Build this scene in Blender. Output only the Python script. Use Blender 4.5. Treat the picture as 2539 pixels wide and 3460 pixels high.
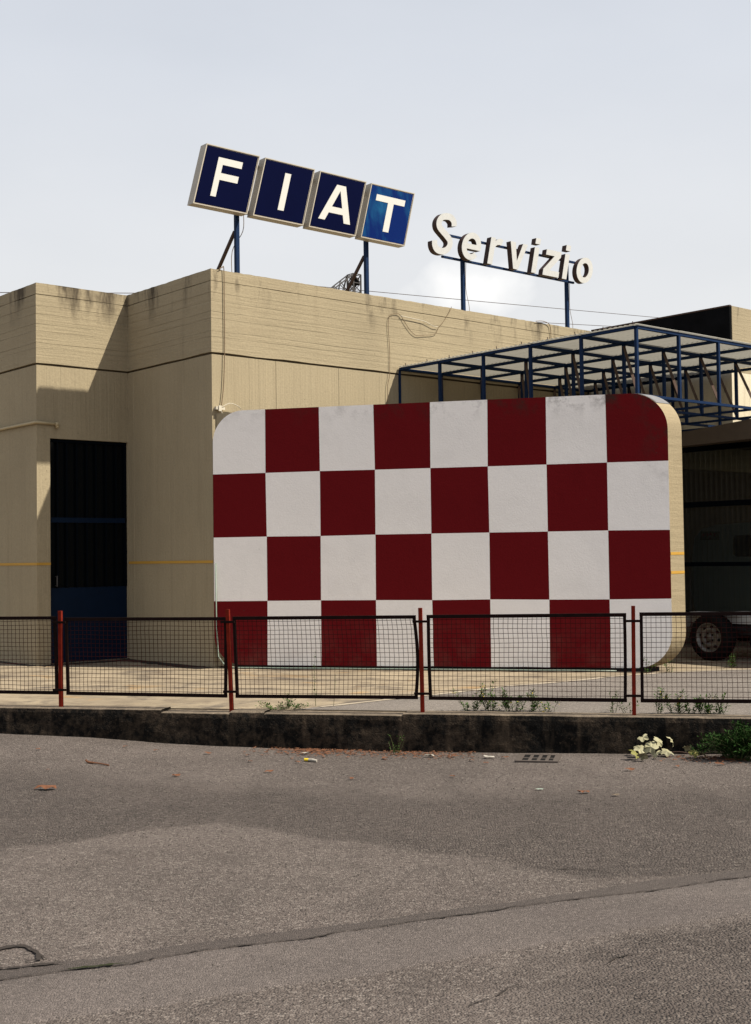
import bpy, bmesh, math, random
from mathutils import Vector, Matrix, noise

random.seed(7)
rnd = random.Random(11)
for o in list(bpy.data.objects):
    bpy.data.objects.remove(o, do_unlink=True)
scene = bpy.context.scene
COL = scene.collection

# ------------------------------------------------------------------ camera
EYE = 1.35                      # height above the yard (z = 0); the road lies 0.3 m lower
PITCH, ROLL = 0.03545, 0.01357
cam = bpy.data.cameras.new('camera')
cam.sensor_fit = 'VERTICAL'
cam.sensor_height = 36.0
cam.lens = 4299.14 / 3460.0 * 36.0
cam.clip_start = 0.05
cam.clip_end = 2000.0
cam_o = bpy.data.objects.new('camera', cam)
cam_o.matrix_world = (Matrix.Translation((0, 0, EYE)) @ Matrix.Rotation(math.pi / 2 + PITCH, 4, 'X')
                      @ Matrix.Rotation(-ROLL, 4, 'Z'))
COL.objects.link(cam_o)
scene.camera = cam_o

# ------------------------------------------------------------------ sky and sun
SUN_AZ, SUN_EL = math.radians(-15.0), math.radians(52.0)      # azimuth from +X
world = bpy.data.worlds.new('World')
scene.world = world
world.use_nodes = True
wt = world.node_tree
wt.nodes.clear()
wn, wl = wt.nodes.new, wt.links.new
w_out = wn('ShaderNodeOutputWorld')
w_bg = wn('ShaderNodeBackground')
w_bg.inputs['Strength'].default_value = 0.0625
sky = wn('ShaderNodeTexSky')
sky.sky_type = 'NISHITA'
sky.sun_disc = False
sky.sun_elevation = SUN_EL
sky.sun_rotation = math.pi / 2 - SUN_AZ
sky.dust_density = 4.0
sky.air_density = 1.2
w_co = wn('ShaderNodeTexCoord')
w_sep = wn('ShaderNodeSeparateXYZ')
wl(w_co.outputs['Generated'], w_sep.inputs[0])
hz = wn('ShaderNodeValToRGB')                                  # thin bright overcast, whiter towards the horizon
wl(w_sep.outputs['Z'], hz.inputs[0])
el = hz.color_ramp.elements
el[0].position = 0.0; el[0].color = (0.88, 0.88, 0.875, 1)
el[1].position = 0.62; el[1].color = (0.55, 0.59, 0.665, 1)
e2 = el.new(0.2); e2.color = (0.80, 0.81, 0.825, 1)
e3 = el.new(0.36); e3.color = (0.70, 0.73, 0.785, 1)
hzs = wn('ShaderNodeVectorMath'); hzs.operation = 'SCALE'; hzs.inputs['Scale'].default_value = 10.2
wl(hz.outputs[0], hzs.inputs[0])
w_mp = wn('ShaderNodeMapping'); w_mp.inputs['Scale'].default_value = (1.6, 1.6, 4.0)
wl(w_co.outputs['Generated'], w_mp.inputs[0])
cn = wn('ShaderNodeTexNoise'); cn.inputs['Scale'].default_value = 1.6; cn.inputs['Detail'].default_value = 6
wl(w_mp.outputs[0], cn.inputs['Vector'])
cmr = wn('ShaderNodeMapRange')
cmr.inputs['From Min'].default_value = 0.3; cmr.inputs['From Max'].default_value = 0.75
cmr.inputs['To Min'].default_value = 0.84; cmr.inputs['To Max'].default_value = 0.98
wl(cn.outputs['Fac'], cmr.inputs[0])
w_mix = wn('ShaderNodeMixRGB')
wl(cmr.outputs[0], w_mix.inputs[0]); wl(sky.outputs[0], w_mix.inputs[1]); wl(hzs.outputs[0], w_mix.inputs[2])
# one small bright cumulus low over the roofs
cd = Vector((0.076, 0.975, 0.2065)).normalized()
vs = wn('ShaderNodeVectorMath'); vs.operation = 'SUBTRACT'; vs.inputs[1].default_value = cd
wl(w_co.outputs['Generated'], vs.inputs[0])
vsc = wn('ShaderNodeVectorMath'); vsc.operation = 'MULTIPLY'; vsc.inputs[1].default_value = (22, 22, 52)
wl(vs.outputs[0], vsc.inputs[0])
vlen = wn('ShaderNodeVectorMath'); vlen.operation = 'LENGTH'
wl(vsc.outputs[0], vlen.inputs[0])
n2 = wn('ShaderNodeTexNoise'); n2.inputs['Scale'].default_value = 30; n2.inputs['Detail'].default_value = 5
wl(w_co.outputs['Generated'], n2.inputs['Vector'])
m1 = wn('ShaderNodeMath'); m1.operation = 'MULTIPLY_ADD'; m1.inputs[1].default_value = 1.6; 
wl(n2.outputs['Fac'], m1.inputs[0]); wl(vlen.outputs['Value'], m1.inputs[2])
mr = wn('ShaderNodeMapRange'); mr.inputs['From Min'].default_value = 1.15; mr.inputs['From Max'].default_value = 2.0
mr.inputs['To Min'].default_value = 0.75; mr.inputs['To Max'].default_value = 0.0
wl(m1.outputs[0], mr.inputs[0])
w_mx2 = wn('ShaderNodeMixRGB'); w_mx2.inputs[2].default_value = (10.6, 10.5, 10.3, 1)
wl(mr.outputs[0], w_mx2.inputs[0]); wl(w_mix.outputs[0], w_mx2.inputs[1])
wl(w_mx2.outputs[0], w_bg.inputs['Color'])
wl(w_bg.outputs[0], w_out.inputs['Surface'])

sun = bpy.data.lights.new('sun', 'SUN')
sun.energy = 5.0
sun.angle = math.radians(0.6)
sun.color = (1.0, 0.93, 0.80)
sun_o = bpy.data.objects.new('sun', sun)
sdir = Vector((math.cos(SUN_EL) * math.cos(SUN_AZ), math.cos(SUN_EL) * math.sin(SUN_AZ), math.sin(SUN_EL)))
sun_o.rotation_euler = sdir.to_track_quat('Z', 'Y').to_euler()
sun_o.location = sdir * 60
COL.objects.link(sun_o)

scene.view_settings.view_transform = 'Standard'
scene.view_settings.look = 'None'
scene.view_settings.exposure = 0.75
scene.view_settings.gamma = 1.0
scene.view_settings.use_curve_mapping = False
scene.render.engine = 'CYCLES'
scene.cycles.max_bounces = 8
scene.cycles.transparent_max_bounces = 12
scene.cycles.caustics_reflective = False
scene.cycles.caustics_refractive = False


# ------------------------------------------------------------------ frames
class Frame:
    def __init__(s, o, yaw):
        s.o = Vector(o); s.yaw = yaw
        s.m = Matrix.Rotation(yaw, 3, 'Z')

    def w(s, p):
        return s.o + s.m @ Vector(p)


YAW = 0.71584
FB = Frame((-2.02795, 15.87422, 0), YAW)           # building: x along lit facade, y into the building
FF = Frame((0, 10.99, 0), math.atan(-0.224))        # kerb and fence: x along the kerb, y into the yard
FW = Frame((0, 0, 0), 0.0)
YC = 0.24476
FC = Frame((-2.0155, 15.8162, 0), -YC)              # checkered wall: x along it
ZT, ZL, ZS = 5.005, 3.948, 1.3205
LB, LC = 2.069, 1.3526


# ------------------------------------------------------------------ mesh builder
class MB:
    def __init__(s):
        s.v = []; s.f = []

    def add(s, vs, fs):
        n = len(s.v)
        s.v += [tuple(p) for p in vs]
        s.f += [tuple(i + n for i in f) for f in fs]
        return s

    def box(s, x0, x1, y0, y1, z0, z1):
        return s.add([(x0, y0, z0), (x1, y0, z0), (x1, y1, z0), (x0, y1, z0), (x0, y0, z1), (x1, y0, z1), (x1, y1, z1), (x0, y1, z1)],
                     [(0, 3, 2, 1), (4, 5, 6, 7), (0, 1, 5, 4), (1, 2, 6, 5), (2, 3, 7, 6), (3, 0, 4, 7)])

    def bar(s, p, q, w, h=None, up=(0, 0, 1)):
        h = h or w
        p = Vector(p); q = Vector(q); d = (q - p).normalized(); up = Vector(up)
        if abs(d.dot(up)) > 0.98: up = Vector((0, 1, 0))
        x = d.cross(up).normalized() * (w / 2); y = x.cross(d).normalized() * (h / 2)
        vs = [e + a * x + b * y for e in (p, q) for a, b in ((-1, -1), (1, -1), (1, 1), (-1, 1))]
        return s.add(vs, [(3, 2, 1, 0), (4, 5, 6, 7), (0, 1, 5, 4), (1, 2, 6, 5), (2, 3, 7, 6), (3, 0, 4, 7)])

    def tube(s, pts, r, n=6, cap=True):
        pts = [Vector(p) for p in pts]
        rs = r if isinstance(r, (list, tuple)) else [r] * len(pts)
        rings = []
        for i, p in enumerate(pts):
            d = (pts[min(i + 1, len(pts) - 1)] - pts[max(i - 1, 0)]).normalized()
            u = d.cross(Vector((0.31, 0.17, 0.93)))
            if u.length < 1e-3: u = d.cross(Vector((1, 0, 0)))
            u.normalize(); v = d.cross(u)
            rings.append([p + (u * math.cos(2 * math.pi * k / n) + v * math.sin(2 * math.pi * k / n)) * rs[i] for k in range(n)])
        vs = [q for ring in rings for q in ring]
        fs = []
        for i in range(len(pts) - 1):
            for k in range(n):
                a, b = i * n + k, i * n + (k + 1) % n
                fs.append((a, b, b + n, a + n))
        if cap:
            fs.append(tuple(range(n))[::-1]); fs.append(tuple(range((len(pts) - 1) * n, len(pts) * n)))
        return s.add(vs, fs)

    def lathe(s, prof, c, axis='x', n=28):
        """prof: (along axis, radius)"""
        vs, fs = [], []
        for a, r in prof:
            for k in range(n):
                t = 2 * math.pi * k / n
                p = (a, r * math.cos(t), r * math.sin(t))
                if axis == 'y': p = (p[1], p[0], p[2])
                if axis == 'z': p = (p[1], p[2], p[0])
                vs.append(Vector(c) + Vector(p))
        for i in range(len(prof) - 1):
            for k in range(n):
                a, b = i * n + k, i * n + (k + 1) % n
                fs.append((a, b, b + n, a + n))
        return s.add(vs, fs)

    def prism(s, loops, d0, d1, mp):
        """fill 2-D loops (outer and holes) and extrude from d0 to d1; mp(x, y, d) -> 3-D"""
        bm = bmesh.new()
        lv = []
        for lp in loops:
            vs = [bm.verts.new((x, y, 0)) for x, y in lp]
            for i in range(len(vs)): bm.edges.new((vs[i], vs[(i + 1) % len(vs)]))
            lv.append(len(vs))
        bm.verts.ensure_lookup_table(); bm.verts.index_update()
        bmesh.ops.triangle_fill(bm, use_beauty=True, use_dissolve=False, edges=bm.edges[:])
        bm.verts.index_update()
        co = [(v.co.x, v.co.y) for v in bm.verts]
        tri = [tuple(v.index for v in f.verts) for f in bm.faces]
        bm.free()
        n = len(co)
        vs = [mp(x, y, d0) for x, y in co] + [mp(x, y, d1) for x, y in co]
        fs = [t for t in tri] + [tuple(i + n for i in t[::-1]) for t in tri]
        k = 0
        for m in lv:
            for i in range(m):
                a, b = k + i, k + (i + 1) % m
                fs.append((a, b, b + n, a + n))
            k += m
        return s.add(vs, fs)


BASE = {}


def setp(o, label=None, cat=None, group=None, kind=None):
    if label: o['label'] = label
    if cat: o['category'] = cat
    if group: o['group'] = group
    if kind: o['kind'] = kind
    return o


def thing(name, label, cat, fr, base=(0, 0, 0), group=None):
    o = bpy.data.objects.new(name, None)
    o.empty_display_size = 0.2
    COL.objects.link(o)
    o.location = fr.w(base); o.rotation_euler = (0, 0, fr.yaw)
    BASE[o.name] = (Vector(base), fr)
    return setp(o, label, cat, group)


def mesh_of(name, mb, mat, off=Vector((0, 0, 0)), smooth=False):
    me = bpy.data.meshes.new(name)
    me.from_pydata([tuple(Vector(p) - off) for p in mb.v], [], mb.f)
    bm = bmesh.new(); bm.from_mesh(me)
    bmesh.ops.recalc_face_normals(bm, faces=bm.faces[:])
    bm.to_mesh(me); bm.free()
    me.materials.append(mat)
    if smooth:
        for p in me.polygons: p.use_smooth = True
    return me


def part(name, mb, mat, parent, label=None, smooth=False, kind=None):
    b, fr = BASE[parent.name]
    o = bpy.data.objects.new(name, mesh_of(name, mb, mat, b, smooth))
    COL.objects.link(o); o.parent = parent
    BASE[o.name] = (b, fr)
    return setp(o, label, kind=kind)


def solo(name, mb, mat, fr, label=None, cat=None, group=None, kind=None, base=(0, 0, 0), smooth=False):
    o = bpy.data.objects.new(name, mesh_of(name, mb, mat, Vector(base), smooth))
    COL.objects.link(o)
    o.location = fr.w(base); o.rotation_euler = (0, 0, fr.yaw)
    BASE[o.name] = (Vector(base), fr)
    return setp(o, label, cat, group, kind)


def share(src, parent, loc=(0, 0, 0), rot=None):
    """a copy of a piece that shares its mesh"""
    o = src.copy(); COL.objects.link(o); o.parent = parent; o.location = loc
    if rot: o.rotation_euler = rot
    return o


# ------------------------------------------------------------------ materials
class NT:
    def __init__(s, name):
        s.m = bpy.data.materials.new(name); s.m.use_nodes = True
        s.t = s.m.node_tree; s.t.nodes.clear()
        s.out = s.n('ShaderNodeOutputMaterial')
        s.b = s.n('ShaderNodeBsdfPrincipled')
        s.l(s.b.outputs[0], s.out.inputs[0])
        g = s.n('ShaderNodeNewGeometry'); s.pos = g.outputs['Position']
        s.obj = None

    def n(s, t): return s.t.nodes.new(t)
    def l(s, a, b): s.t.links.new(a, b)

    def local(s):
        if not s.obj: s.obj = s.n('ShaderNodeTexCoord').outputs['Object']
        return s.obj

    def put(s, sock, v):
        if isinstance(v, (int, float)): sock.default_value = v
        elif isinstance(v, tuple):
            sock.default_value = v if len(v) == len(sock.default_value) else (v[0], v[1], v[2], 1)
        else: s.l(v, sock)

    def noise(s, scale, vec=None, detail=4, rough=0.55, stretch=None, dist=0.0):
        v = vec or s.pos
        if stretch:
            mp = s.n('ShaderNodeMapping'); mp.inputs['Scale'].default_value = stretch
            s.l(v, mp.inputs[0]); v = mp.outputs[0]
        t = s.n('ShaderNodeTexNoise')
        t.inputs['Scale'].default_value = scale; t.inputs['Detail'].default_value = detail
        t.inputs['Roughness'].default_value = rough; t.inputs['Distortion'].default_value = dist
        s.l(v, t.inputs['Vector'])
        return t.outputs['Fac']

    def voro(s, scale, vec=None, feat='F1', out='Distance', rnd_=1.0):
        t = s.n('ShaderNodeTexVoronoi'); t.feature = feat
        t.inputs['Scale'].default_value = scale
        s.l(vec or s.pos, t.inputs['Vector'])
        return t.outputs[out]

    def rng(s, v, a, b, c=0.0, d=1.0):
        r = s.n('ShaderNodeMapRange')
        s.put(r.inputs[0], v)
        for i, q in zip(('From Min', 'From Max', 'To Min', 'To Max'), (a, b, c, d)): r.inputs[i].default_value = q
        return r.outputs[0]

    def math(s, op, a, b=0.0):
        r = s.n('ShaderNodeMath'); r.operation = op
        s.put(r.inputs[0], a); s.put(r.inputs[1], b)
        return r.outputs[0]

    def mix(s, f, a, b, mode='MIX'):
        r = s.n('ShaderNodeMixRGB'); r.blend_type = mode
        s.put(r.inputs[0], f); s.put(r.inputs[1], a); s.put(r.inputs[2], b)
        return r.outputs[0]

    def comp(s, v, ax):
        r = s.n('ShaderNodeSeparateXYZ'); s.l(v, r.inputs[0])
        return r.outputs[ax]

    def bump(s, h, strength=0.3, dist=0.01):
        r = s.n('ShaderNodeBump'); r.inputs['Strength'].default_value = strength; r.inputs['Distance'].default_value = dist
        s.l(h, r.inputs['Height']); s.l(r.outputs[0], s.b.inputs['Normal'])

    def fin(s, col, rough=0.8, spec=0.3, metal=0.0):
        s.put(s.b.inputs['Base Color'], col); s.put(s.b.inputs['Roughness'], rough)
        s.b.inputs['Specular IOR Level'].default_value = spec; s.b.inputs['Metallic'].default_value = metal
        return s.m


KA = 0.86


def beige(name, base, grain, top_stain=True, warm=1.0):
    base = tuple(x * KA for x in base)
    t = NT(name)
    lo = t.local()
    big = t.noise(0.7, lo, 3)
    fine = t.noise(38, lo, 4, 0.7)
    c = t.mix(t.rng(big, 0.3, 0.7, 0.0, 1.0), tuple(x * 0.90 for x in base), tuple(x * 1.08 for x in base))
    c = t.mix(t.rng(fine, 0.35, 0.75, 0.0, 0.5), c, tuple(x * 0.66 for x in base))
    g = t.noise(1.0, lo, 4, 0.7, stretch=grain)
    c = t.mix(t.rng(g, 0.50, 0.78, 0.0, 0.27), c, (base[0] * 0.58, base[1] * 0.54, base[2] * 0.5))
    # rain streaks: their own shapes, thin and vertical
    st = t.noise(1.0, lo, 3, 0.6, stretch=(5.0, 5.0, 0.35))
    c = t.mix(t.rng(st, 0.60, 0.80, 0.0, 0.35), c, (base[0] * 0.55, base[1] * 0.52, base[2] * 0.50))
    if top_stain:
        z = t.comp(t.pos, 'Z')
        near = t.rng(z, ZT - 0.55, ZT, 0.0, 1.0)
        s2 = t.noise(1.0, lo, 4, 0.65, stretch=(3.2, 3.2, 0.9))
        k = t.math('MULTIPLY', near, t.rng(s2, 0.52, 0.70, 0.0, 1.0))
        c = t.mix(t.math('MINIMUM', t.math('MULTIPLY', k, 1.3), 0.9), c, (0.055, 0.042, 0.028))
    pit = t.voro(9.0, lo)
    pm = t.math('MULTIPLY', t.rng(pit, 0.035, 0.06, 1.0, 0.0), t.rng(t.noise(2.1, lo, 2), 0.55, 0.6, 0, 1))
    c = t.mix(pm, c, (0.10, 0.065, 0.035))
    h = t.math('ADD', t.math('MULTIPLY', fine, 0.5), g)
    t.bump(h, 0.55, 0.014)
    return t.fin(c, 0.9, 0.2)


BE = (0.368, 0.305, 0.200)
M_par = beige('beige_board_concrete', BE, (0.9, 0.9, 26))
M_wall = beige('beige_ribbed_concrete', BE, (24, 24, 0.5), top_stain=False)
M_cream_lit = beige('cream_lit_concrete', (0.74, 0.66, 0.50), (18, 18, 0.5))  # cream tone made paler to stand in for light under the canopy
M_slab = beige('beige_plaster', (0.36, 0.292, 0.185), (1.0, 1.0, 14), top_stain=False)


def plain(name, col, rough=0.6, spec=0.4, metal=0.0, var=0.25, scale=9.0, dark=0.6, bump=0.0):
    col = tuple(x * KA for x in col[:3])
    t = NT(name)
    f = t.noise(scale, t.local(), 4, 0.6)
    c = t.mix(t.rng(f, 0.35, 0.75, 0.0, var), col, tuple(x * dark for x in col[:3]))
    if bump: t.bump(t.noise(scale * 6, t.local(), 3), bump, 0.006)
    return t.fin(c, rough, spec, metal)


M_groove = plain('joint_shadow_concrete', (0.12, 0.09, 0.055), 0.95)
M_rust_red = plain('red_post_paint', (0.19, 0.017, 0.008), 0.75, 0.06, var=0.6, scale=14, dark=0.35)
M_frame = plain('black_brown_frame_paint', (0.008, 0.0034, 0.003), 0.7, 0.06, var=0.6, scale=12, dark=2.4)
M_wire = plain('rusty_wire', (0.042, 0.008, 0.007), 0.8, 0.05, var=0.5, scale=30)
M_blue = plain('blue_steel_paint', (0.0075, 0.024, 0.072), 0.6, 0.08, var=0.5, scale=10, dark=0.5)
M_brace = plain('brown_steel', (0.055, 0.028, 0.018), 0.7, 0.3, var=0.5, scale=10)
M_doorblue = plain('dark_blue_door_paint', (0.0012, 0.0085, 0.026), 0.6, 0.10, var=0.4, scale=4)
M_doorbar = plain('blue_black_bar_paint', (0.0015, 0.0032, 0.006), 0.7, 0.04)
M_alu = plain('aged_sign_trim', (0.46, 0.41, 0.33), 0.5, 0.4, var=0.35, scale=12)
M_navy = plain('navy_sign_face', (0.0012, 0.0026, 0.024), 0.35, 0.03, var=0.3, scale=3)
M_letter = plain('white_sign_letter', (0.62, 0.61, 0.56), 0.4, 0.4, var=0.12, scale=8, dark=0.85)
M_chan = plain('dark_red_brown_return', (0.055, 0.028, 0.022), 0.6, 0.2, var=0.7, scale=9, dark=0.25)
M_acryl = plain('grey_white_acrylic', (0.53, 0.53, 0.515), 0.45, 0.4, var=0.35, scale=16, dark=0.72)
M_yellow = plain('yellow_line_paint', (0.52, 0.29, 0.045), 0.7, 0.3, var=0.3, scale=20, dark=0.75)
M_pipe = plain('painted_pipe', (0.46, 0.37, 0.22), 0.7, 0.3)
M_cable = plain('old_grey_cable', (0.20, 0.14, 0.085), 0.8, 0.2)
M_cable_w = plain('pale_cable', (0.60, 0.55, 0.45), 0.7, 0.2)
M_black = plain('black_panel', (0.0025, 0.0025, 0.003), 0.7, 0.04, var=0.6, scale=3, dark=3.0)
M_lint = plain('brown_concrete', (0.105, 0.078, 0.055), 0.9, 0.2, var=0.4, scale=6)  # dark brown concrete of the garage slab, fascia and walls
M_tyre = plain('tyre_rubber', (0.008, 0.008, 0.008), 0.9, 0.08, bump=0.3)
M_rim = plain('steel_rim', (0.20, 0.19, 0.175), 0.45, 0.5, metal=0.5, var=0.7, scale=14, dark=0.3)
M_hole = plain('dark_hole', (0.008, 0.008, 0.008), 0.9, 0.1)
M_chassis = plain('black_chassis', (0.014, 0.014, 0.015), 0.6, 0.4)
M_grey = plain('light_grey_steel', (0.50, 0.50, 0.48), 0.5, 0.4, var=0.4, scale=6, dark=0.7)
M_van = plain('white_van_paint', (0.85, 0.90, 0.88), 0.35, 0.5, var=0.1)
M_redtxt = plain('red_print', (0.50, 0.02, 0.025), 0.5, 0.3)
M_lat = plain('grey_galvanised_steel', (0.075, 0.07, 0.07), 0.55, 0.4, metal=0.3, var=0.6, scale=5, dark=0.4)
M_stem = plain('weed_stem', (0.075, 0.085, 0.028), 0.7, 0.3)
M_leafg = plain('weed_leaf', (0.045, 0.105, 0.014), 0.75, 0.1, var=0.8, scale=40, dark=0.45)
M_leafd = plain('bush_leaf', (0.022, 0.055, 0.011), 0.8, 0.06, var=0.8, scale=30, dark=0.4)
M_flower = plain('yellow_flower', (0.55, 0.40, 0.03), 0.6, 0.2)
M_dry = plain('dry_orange_leaf', (0.16, 0.066, 0.032), 0.8, 0.2, var=0.8, scale=30, dark=0.5)
M_pale = plain('pale_wilted_leaf', (0.36, 0.335, 0.20), 0.6, 0.3, var=0.8, scale=14, dark=0.35)
M_olive = plain('olive_wilted_leaf', (0.20, 0.19, 0.055), 0.7, 0.2, var=0.8, scale=14, dark=0.45)
M_paper = plain('white_paper', (0.40, 0.37, 0.32), 0.8, 0.2)
M_yel2 = plain('yellow_print', (0.75, 0.55, 0.03), 0.5, 0.3)
M_iron = plain('rusty_iron', (0.085, 0.068, 0.058), 0.8, 0.3, var=0.6, scale=30)
M_grit = plain('grit_stone', (0.15, 0.13, 0.115), 0.9, 0.2, var=1.0, scale=60, dark=0.3)
M_hose = plain('grey_green_hose', (0.22, 0.27, 0.22), 0.5, 0.4)
M_bitum = plain('black_plinth', (0.018, 0.018, 0.018), 0.8, 0.2)
M_roofgrey = plain('grey_roof_felt', (0.20, 0.20, 0.21), 0.9, 0.2, var=0.5)


def faded_blue():
    t = NT('faded_blue_sign_face'); lo = t.local()
    s1 = t.noise(1.0, lo, 4, 0.6, stretch=(3.5, 3.5, 1.0), dist=0.8)
    s2 = t.noise(2.2, lo, 4, 0.6)
    k = t.math('MULTIPLY', t.rng(s1, 0.42, 0.72), t.rng(s2, 0.34, 0.62))
    c = t.mix(t.math('MINIMUM', t.math('MULTIPLY', k, 1.5), 1.0), (0.0015, 0.012, 0.088), (0.008, 0.070, 0.165))
    return t.fin(c, 0.35, 0.05)


M_fade = faded_blue()


def check_paint(name, col, mould):
    t = NT(name); lo = t.local()
    big = t.noise(0.8, lo, 3)
    fine = t.noise(45, lo, 4, 0.7)
    c = t.mix(t.rng(big, 0.3, 0.7, 0, 1), tuple(x * 0.95 for x in col), col)
    c = t.mix(t.rng(fine, 0.4, 0.8, 0, 0.16), c, tuple(x * 0.7 for x in col))
    st = t.noise(1.0, lo, 4, 0.6, stretch=(9, 9, 0.6))
    c = t.mix(t.rng(st, 0.62, 0.85, 0, 0.22), c, tuple(x * 0.62 for x in col))
    # mould along the upper right edge of the wall
    x, z = t.comp(lo, 'X'), t.comp(lo, 'Z')
    e1 = t.rng(z, 2.93, 3.14, 0, 1)
    e2 = t.math('MULTIPLY', t.rng(x, 5.12, 5.5, 0, 1), t.rng(z, 1.9, 2.9, 0.0, 1.0))
    n1 = t.noise(5.0, lo, 5, 0.7)
    rt = t.rng(x, 1.0, 4.6, 0.25, 1.0)
    k = t.math('MULTIPLY', t.math('MAXIMUM', t.math('MULTIPLY', e1, rt), e2), t.rng(n1, 0.48, 0.66))
    c = t.mix(t.math('MULTIPLY', k, mould), c, (0.035, 0.020, 0.015))
    sp_ = t.math('MULTIPLY', t.rng(z, 0.05, 0.75, 1.0, 0.0), t.rng(t.noise(3.2, lo, 5, 0.7), 0.42, 0.7))
    c = t.mix(t.math('MULTIPLY', sp_, 0.22), c, (0.16, 0.12, 0.09))
    ch = t.math('MULTIPLY', t.rng(t.voro(5.5, lo), 0.02, 0.035, 1.0, 0.0), t.rng(t.noise(1.7, lo, 2), 0.50, 0.56))
    c = t.mix(ch, c, (0.05, 0.035, 0.03))
    blot = t.rng(t.noise(1.9, lo, 5, 0.65, dist=0.5), 0.5, 0.75, 0, 0.16)
    c = t.mix(blot, c, tuple(x * 0.55 for x in col))
    t.bump(t.math('ADD', fine, t.noise(9, lo, 4)), 0.22, 0.01)
    return t.fin(c, 0.85, 0.08)


M_white_sq = check_paint('white_wall_paint', (0.90, 0.86, 0.825), 0.55)
M_red_sq = check_paint('dark_red_wall_paint', (0.120, 0.0042, 0.0065), 0.9)


def asphalt(name, c0, c1, agg, patches=True):
    c0 = tuple(x * KA for x in c0); c1 = tuple(x * KA for x in c1)
    t = NT(name)
    n_big = t.noise(0.42, None, 5, 0.6, dist=0.6)
    n_mid = t.noise(2.6, None, 5, 0.65)
    v = t.voro(agg, None, out='Color')
    vg = t.comp(v, 'X')
    vd = t.voro(agg)
    n_f = t.noise(110, None, 3, 0.7)
    c = t.mix(t.rng(n_big, 0.36, 0.66), c0, c1)
    c = t.mix(t.rng(n_mid, 0.45, 0.75, 0, 0.45), c, tuple(x * 0.62 for x in c0))
    c = t.mix(t.rng(vg, 0.72, 1.0, 0.0, 0.55), c, tuple(min(1, x * 1.9) for x in c1))
    c = t.mix(t.rng(vg, 0.0, 0.28, 0.6, 0.0), c, tuple(x * 0.45 for x in c0))
    c = t.mix(t.rng(n_f, 0.45, 0.75, 0, 0.4), c, tuple(x * 0.6 for x in c0))
    h = t.math('SUBTRACT', t.math('MULTIPLY', n_f, 0.8), t.math('MULTIPLY', vd, 1.4))
    t.bump(h, 0.75, 0.008)
    return t.fin(c, 0.92, 0.25)


def road_mat():
    """worn asphalt: smooth lighter areas and coarse older ones, told apart by the wear map on the mesh"""
    t = NT('worn_asphalt')
    at = t.n('ShaderNodeAttribute'); at.attribute_name = 'coarse'
    rag = t.noise(3.2, None, 6, 0.7, dist=0.5)
    k = t.rng(t.math('ADD', at.outputs['Fac'], t.math('MULTIPLY', t.math('SUBTRACT', rag, 0.5), 0.9)), 0.25, 0.75)
    n_big = t.noise(0.55, None, 5, 0.6, dist=0.8)
    n_band = t.noise(1.0, None, 5, 0.65, stretch=(0.35, 1.3, 1.0), dist=0.6)
    n_mid = t.noise(3.0, None, 6, 0.7)
    n_f = t.noise(120, None, 3, 0.7)
    va = t.comp(t.voro(88, None, out='Color'), 'X')
    vb = t.comp(t.voro(72, None, out='Color'), 'X')
    vbd = t.voro(72); vad = t.voro(105)
    fine0, fine1 = (0.090, 0.0735, 0.0655), (0.122, 0.1000, 0.0895)
    co0, co1 = (0.067, 0.0545, 0.0485), (0.096, 0.0780, 0.0695)
    f = t.mix(t.rng(n_big, 0.35, 0.68), fine0, fine1)
    f = t.mix(t.rng(n_band, 0.48, 0.74, 0, 0.55), f, (0.066, 0.0525, 0.0460))
    f = t.mix(t.rng(va, 0.72, 1.0, 0, 0.75), f, (0.215, 0.186, 0.165))
    f = t.mix(t.rng(va, 0.0, 0.28, 0.8, 0.0), f, (0.034, 0.028, 0.025))
    c = t.mix(t.rng(n_big, 0.35, 0.68), co0, co1)
    c = t.mix(t.rng(vb, 0.70, 1.0, 0, 0.75), c, (0.165, 0.140, 0.122))
    c = t.mix(t.rng(vb, 0.0, 0.30, 0.75, 0.0), c, (0.024, 0.0195, 0.017))
    col = t.mix(k, f, c)
    col = t.mix(t.rng(n_mid, 0.50, 0.75, 0, 0.4), col, (0.042, 0.035, 0.031))
    col = t.mix(t.rng(n_f, 0.45, 0.75, 0, 0.35), col, (0.038, 0.032, 0.028))
    oil = t.noise(0.8, None, 4, 0.6, dist=1.0)
    col = t.mix(t.rng(oil, 0.66, 0.76, 0, 0.5), col, (0.030, 0.0255, 0.023))
    h = t.math('SUBTRACT', t.math('MULTIPLY', n_f, 0.7), t.math('MULTIPLY', vad, 1.2))
    h2 = t.math('SUBTRACT', t.math('MULTIPLY', n_mid, 0.6), t.math('MULTIPLY', vbd, 2.2))
    t.bump(t.math('ADD', h, t.math('MULTIPLY', h2, t.math('ADD', k, 0.15))), 0.8, 0.011)
    return t.fin(col, 0.92, 0.2)


M_road = road_mat()
M_seal = asphalt('dark_sealed_asphalt', (0.072, 0.059, 0.053), (0.090, 0.074, 0.066), 150)
M_patch = asphalt('fine_patch_asphalt', (0.098, 0.081, 0.0735), (0.134, 0.112, 0.102), 130)
M_yasph = asphalt('yard_asphalt_grey', (0.165, 0.142, 0.125), (0.235, 0.205, 0.18), 120)
M_crack = plain('crack_dirt', (0.042, 0.035, 0.031), 0.95, 0.1, var=0.6, scale=20)
M_moss = plain('crack_moss', (0.026, 0.029, 0.014), 0.9, 0.1)


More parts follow.
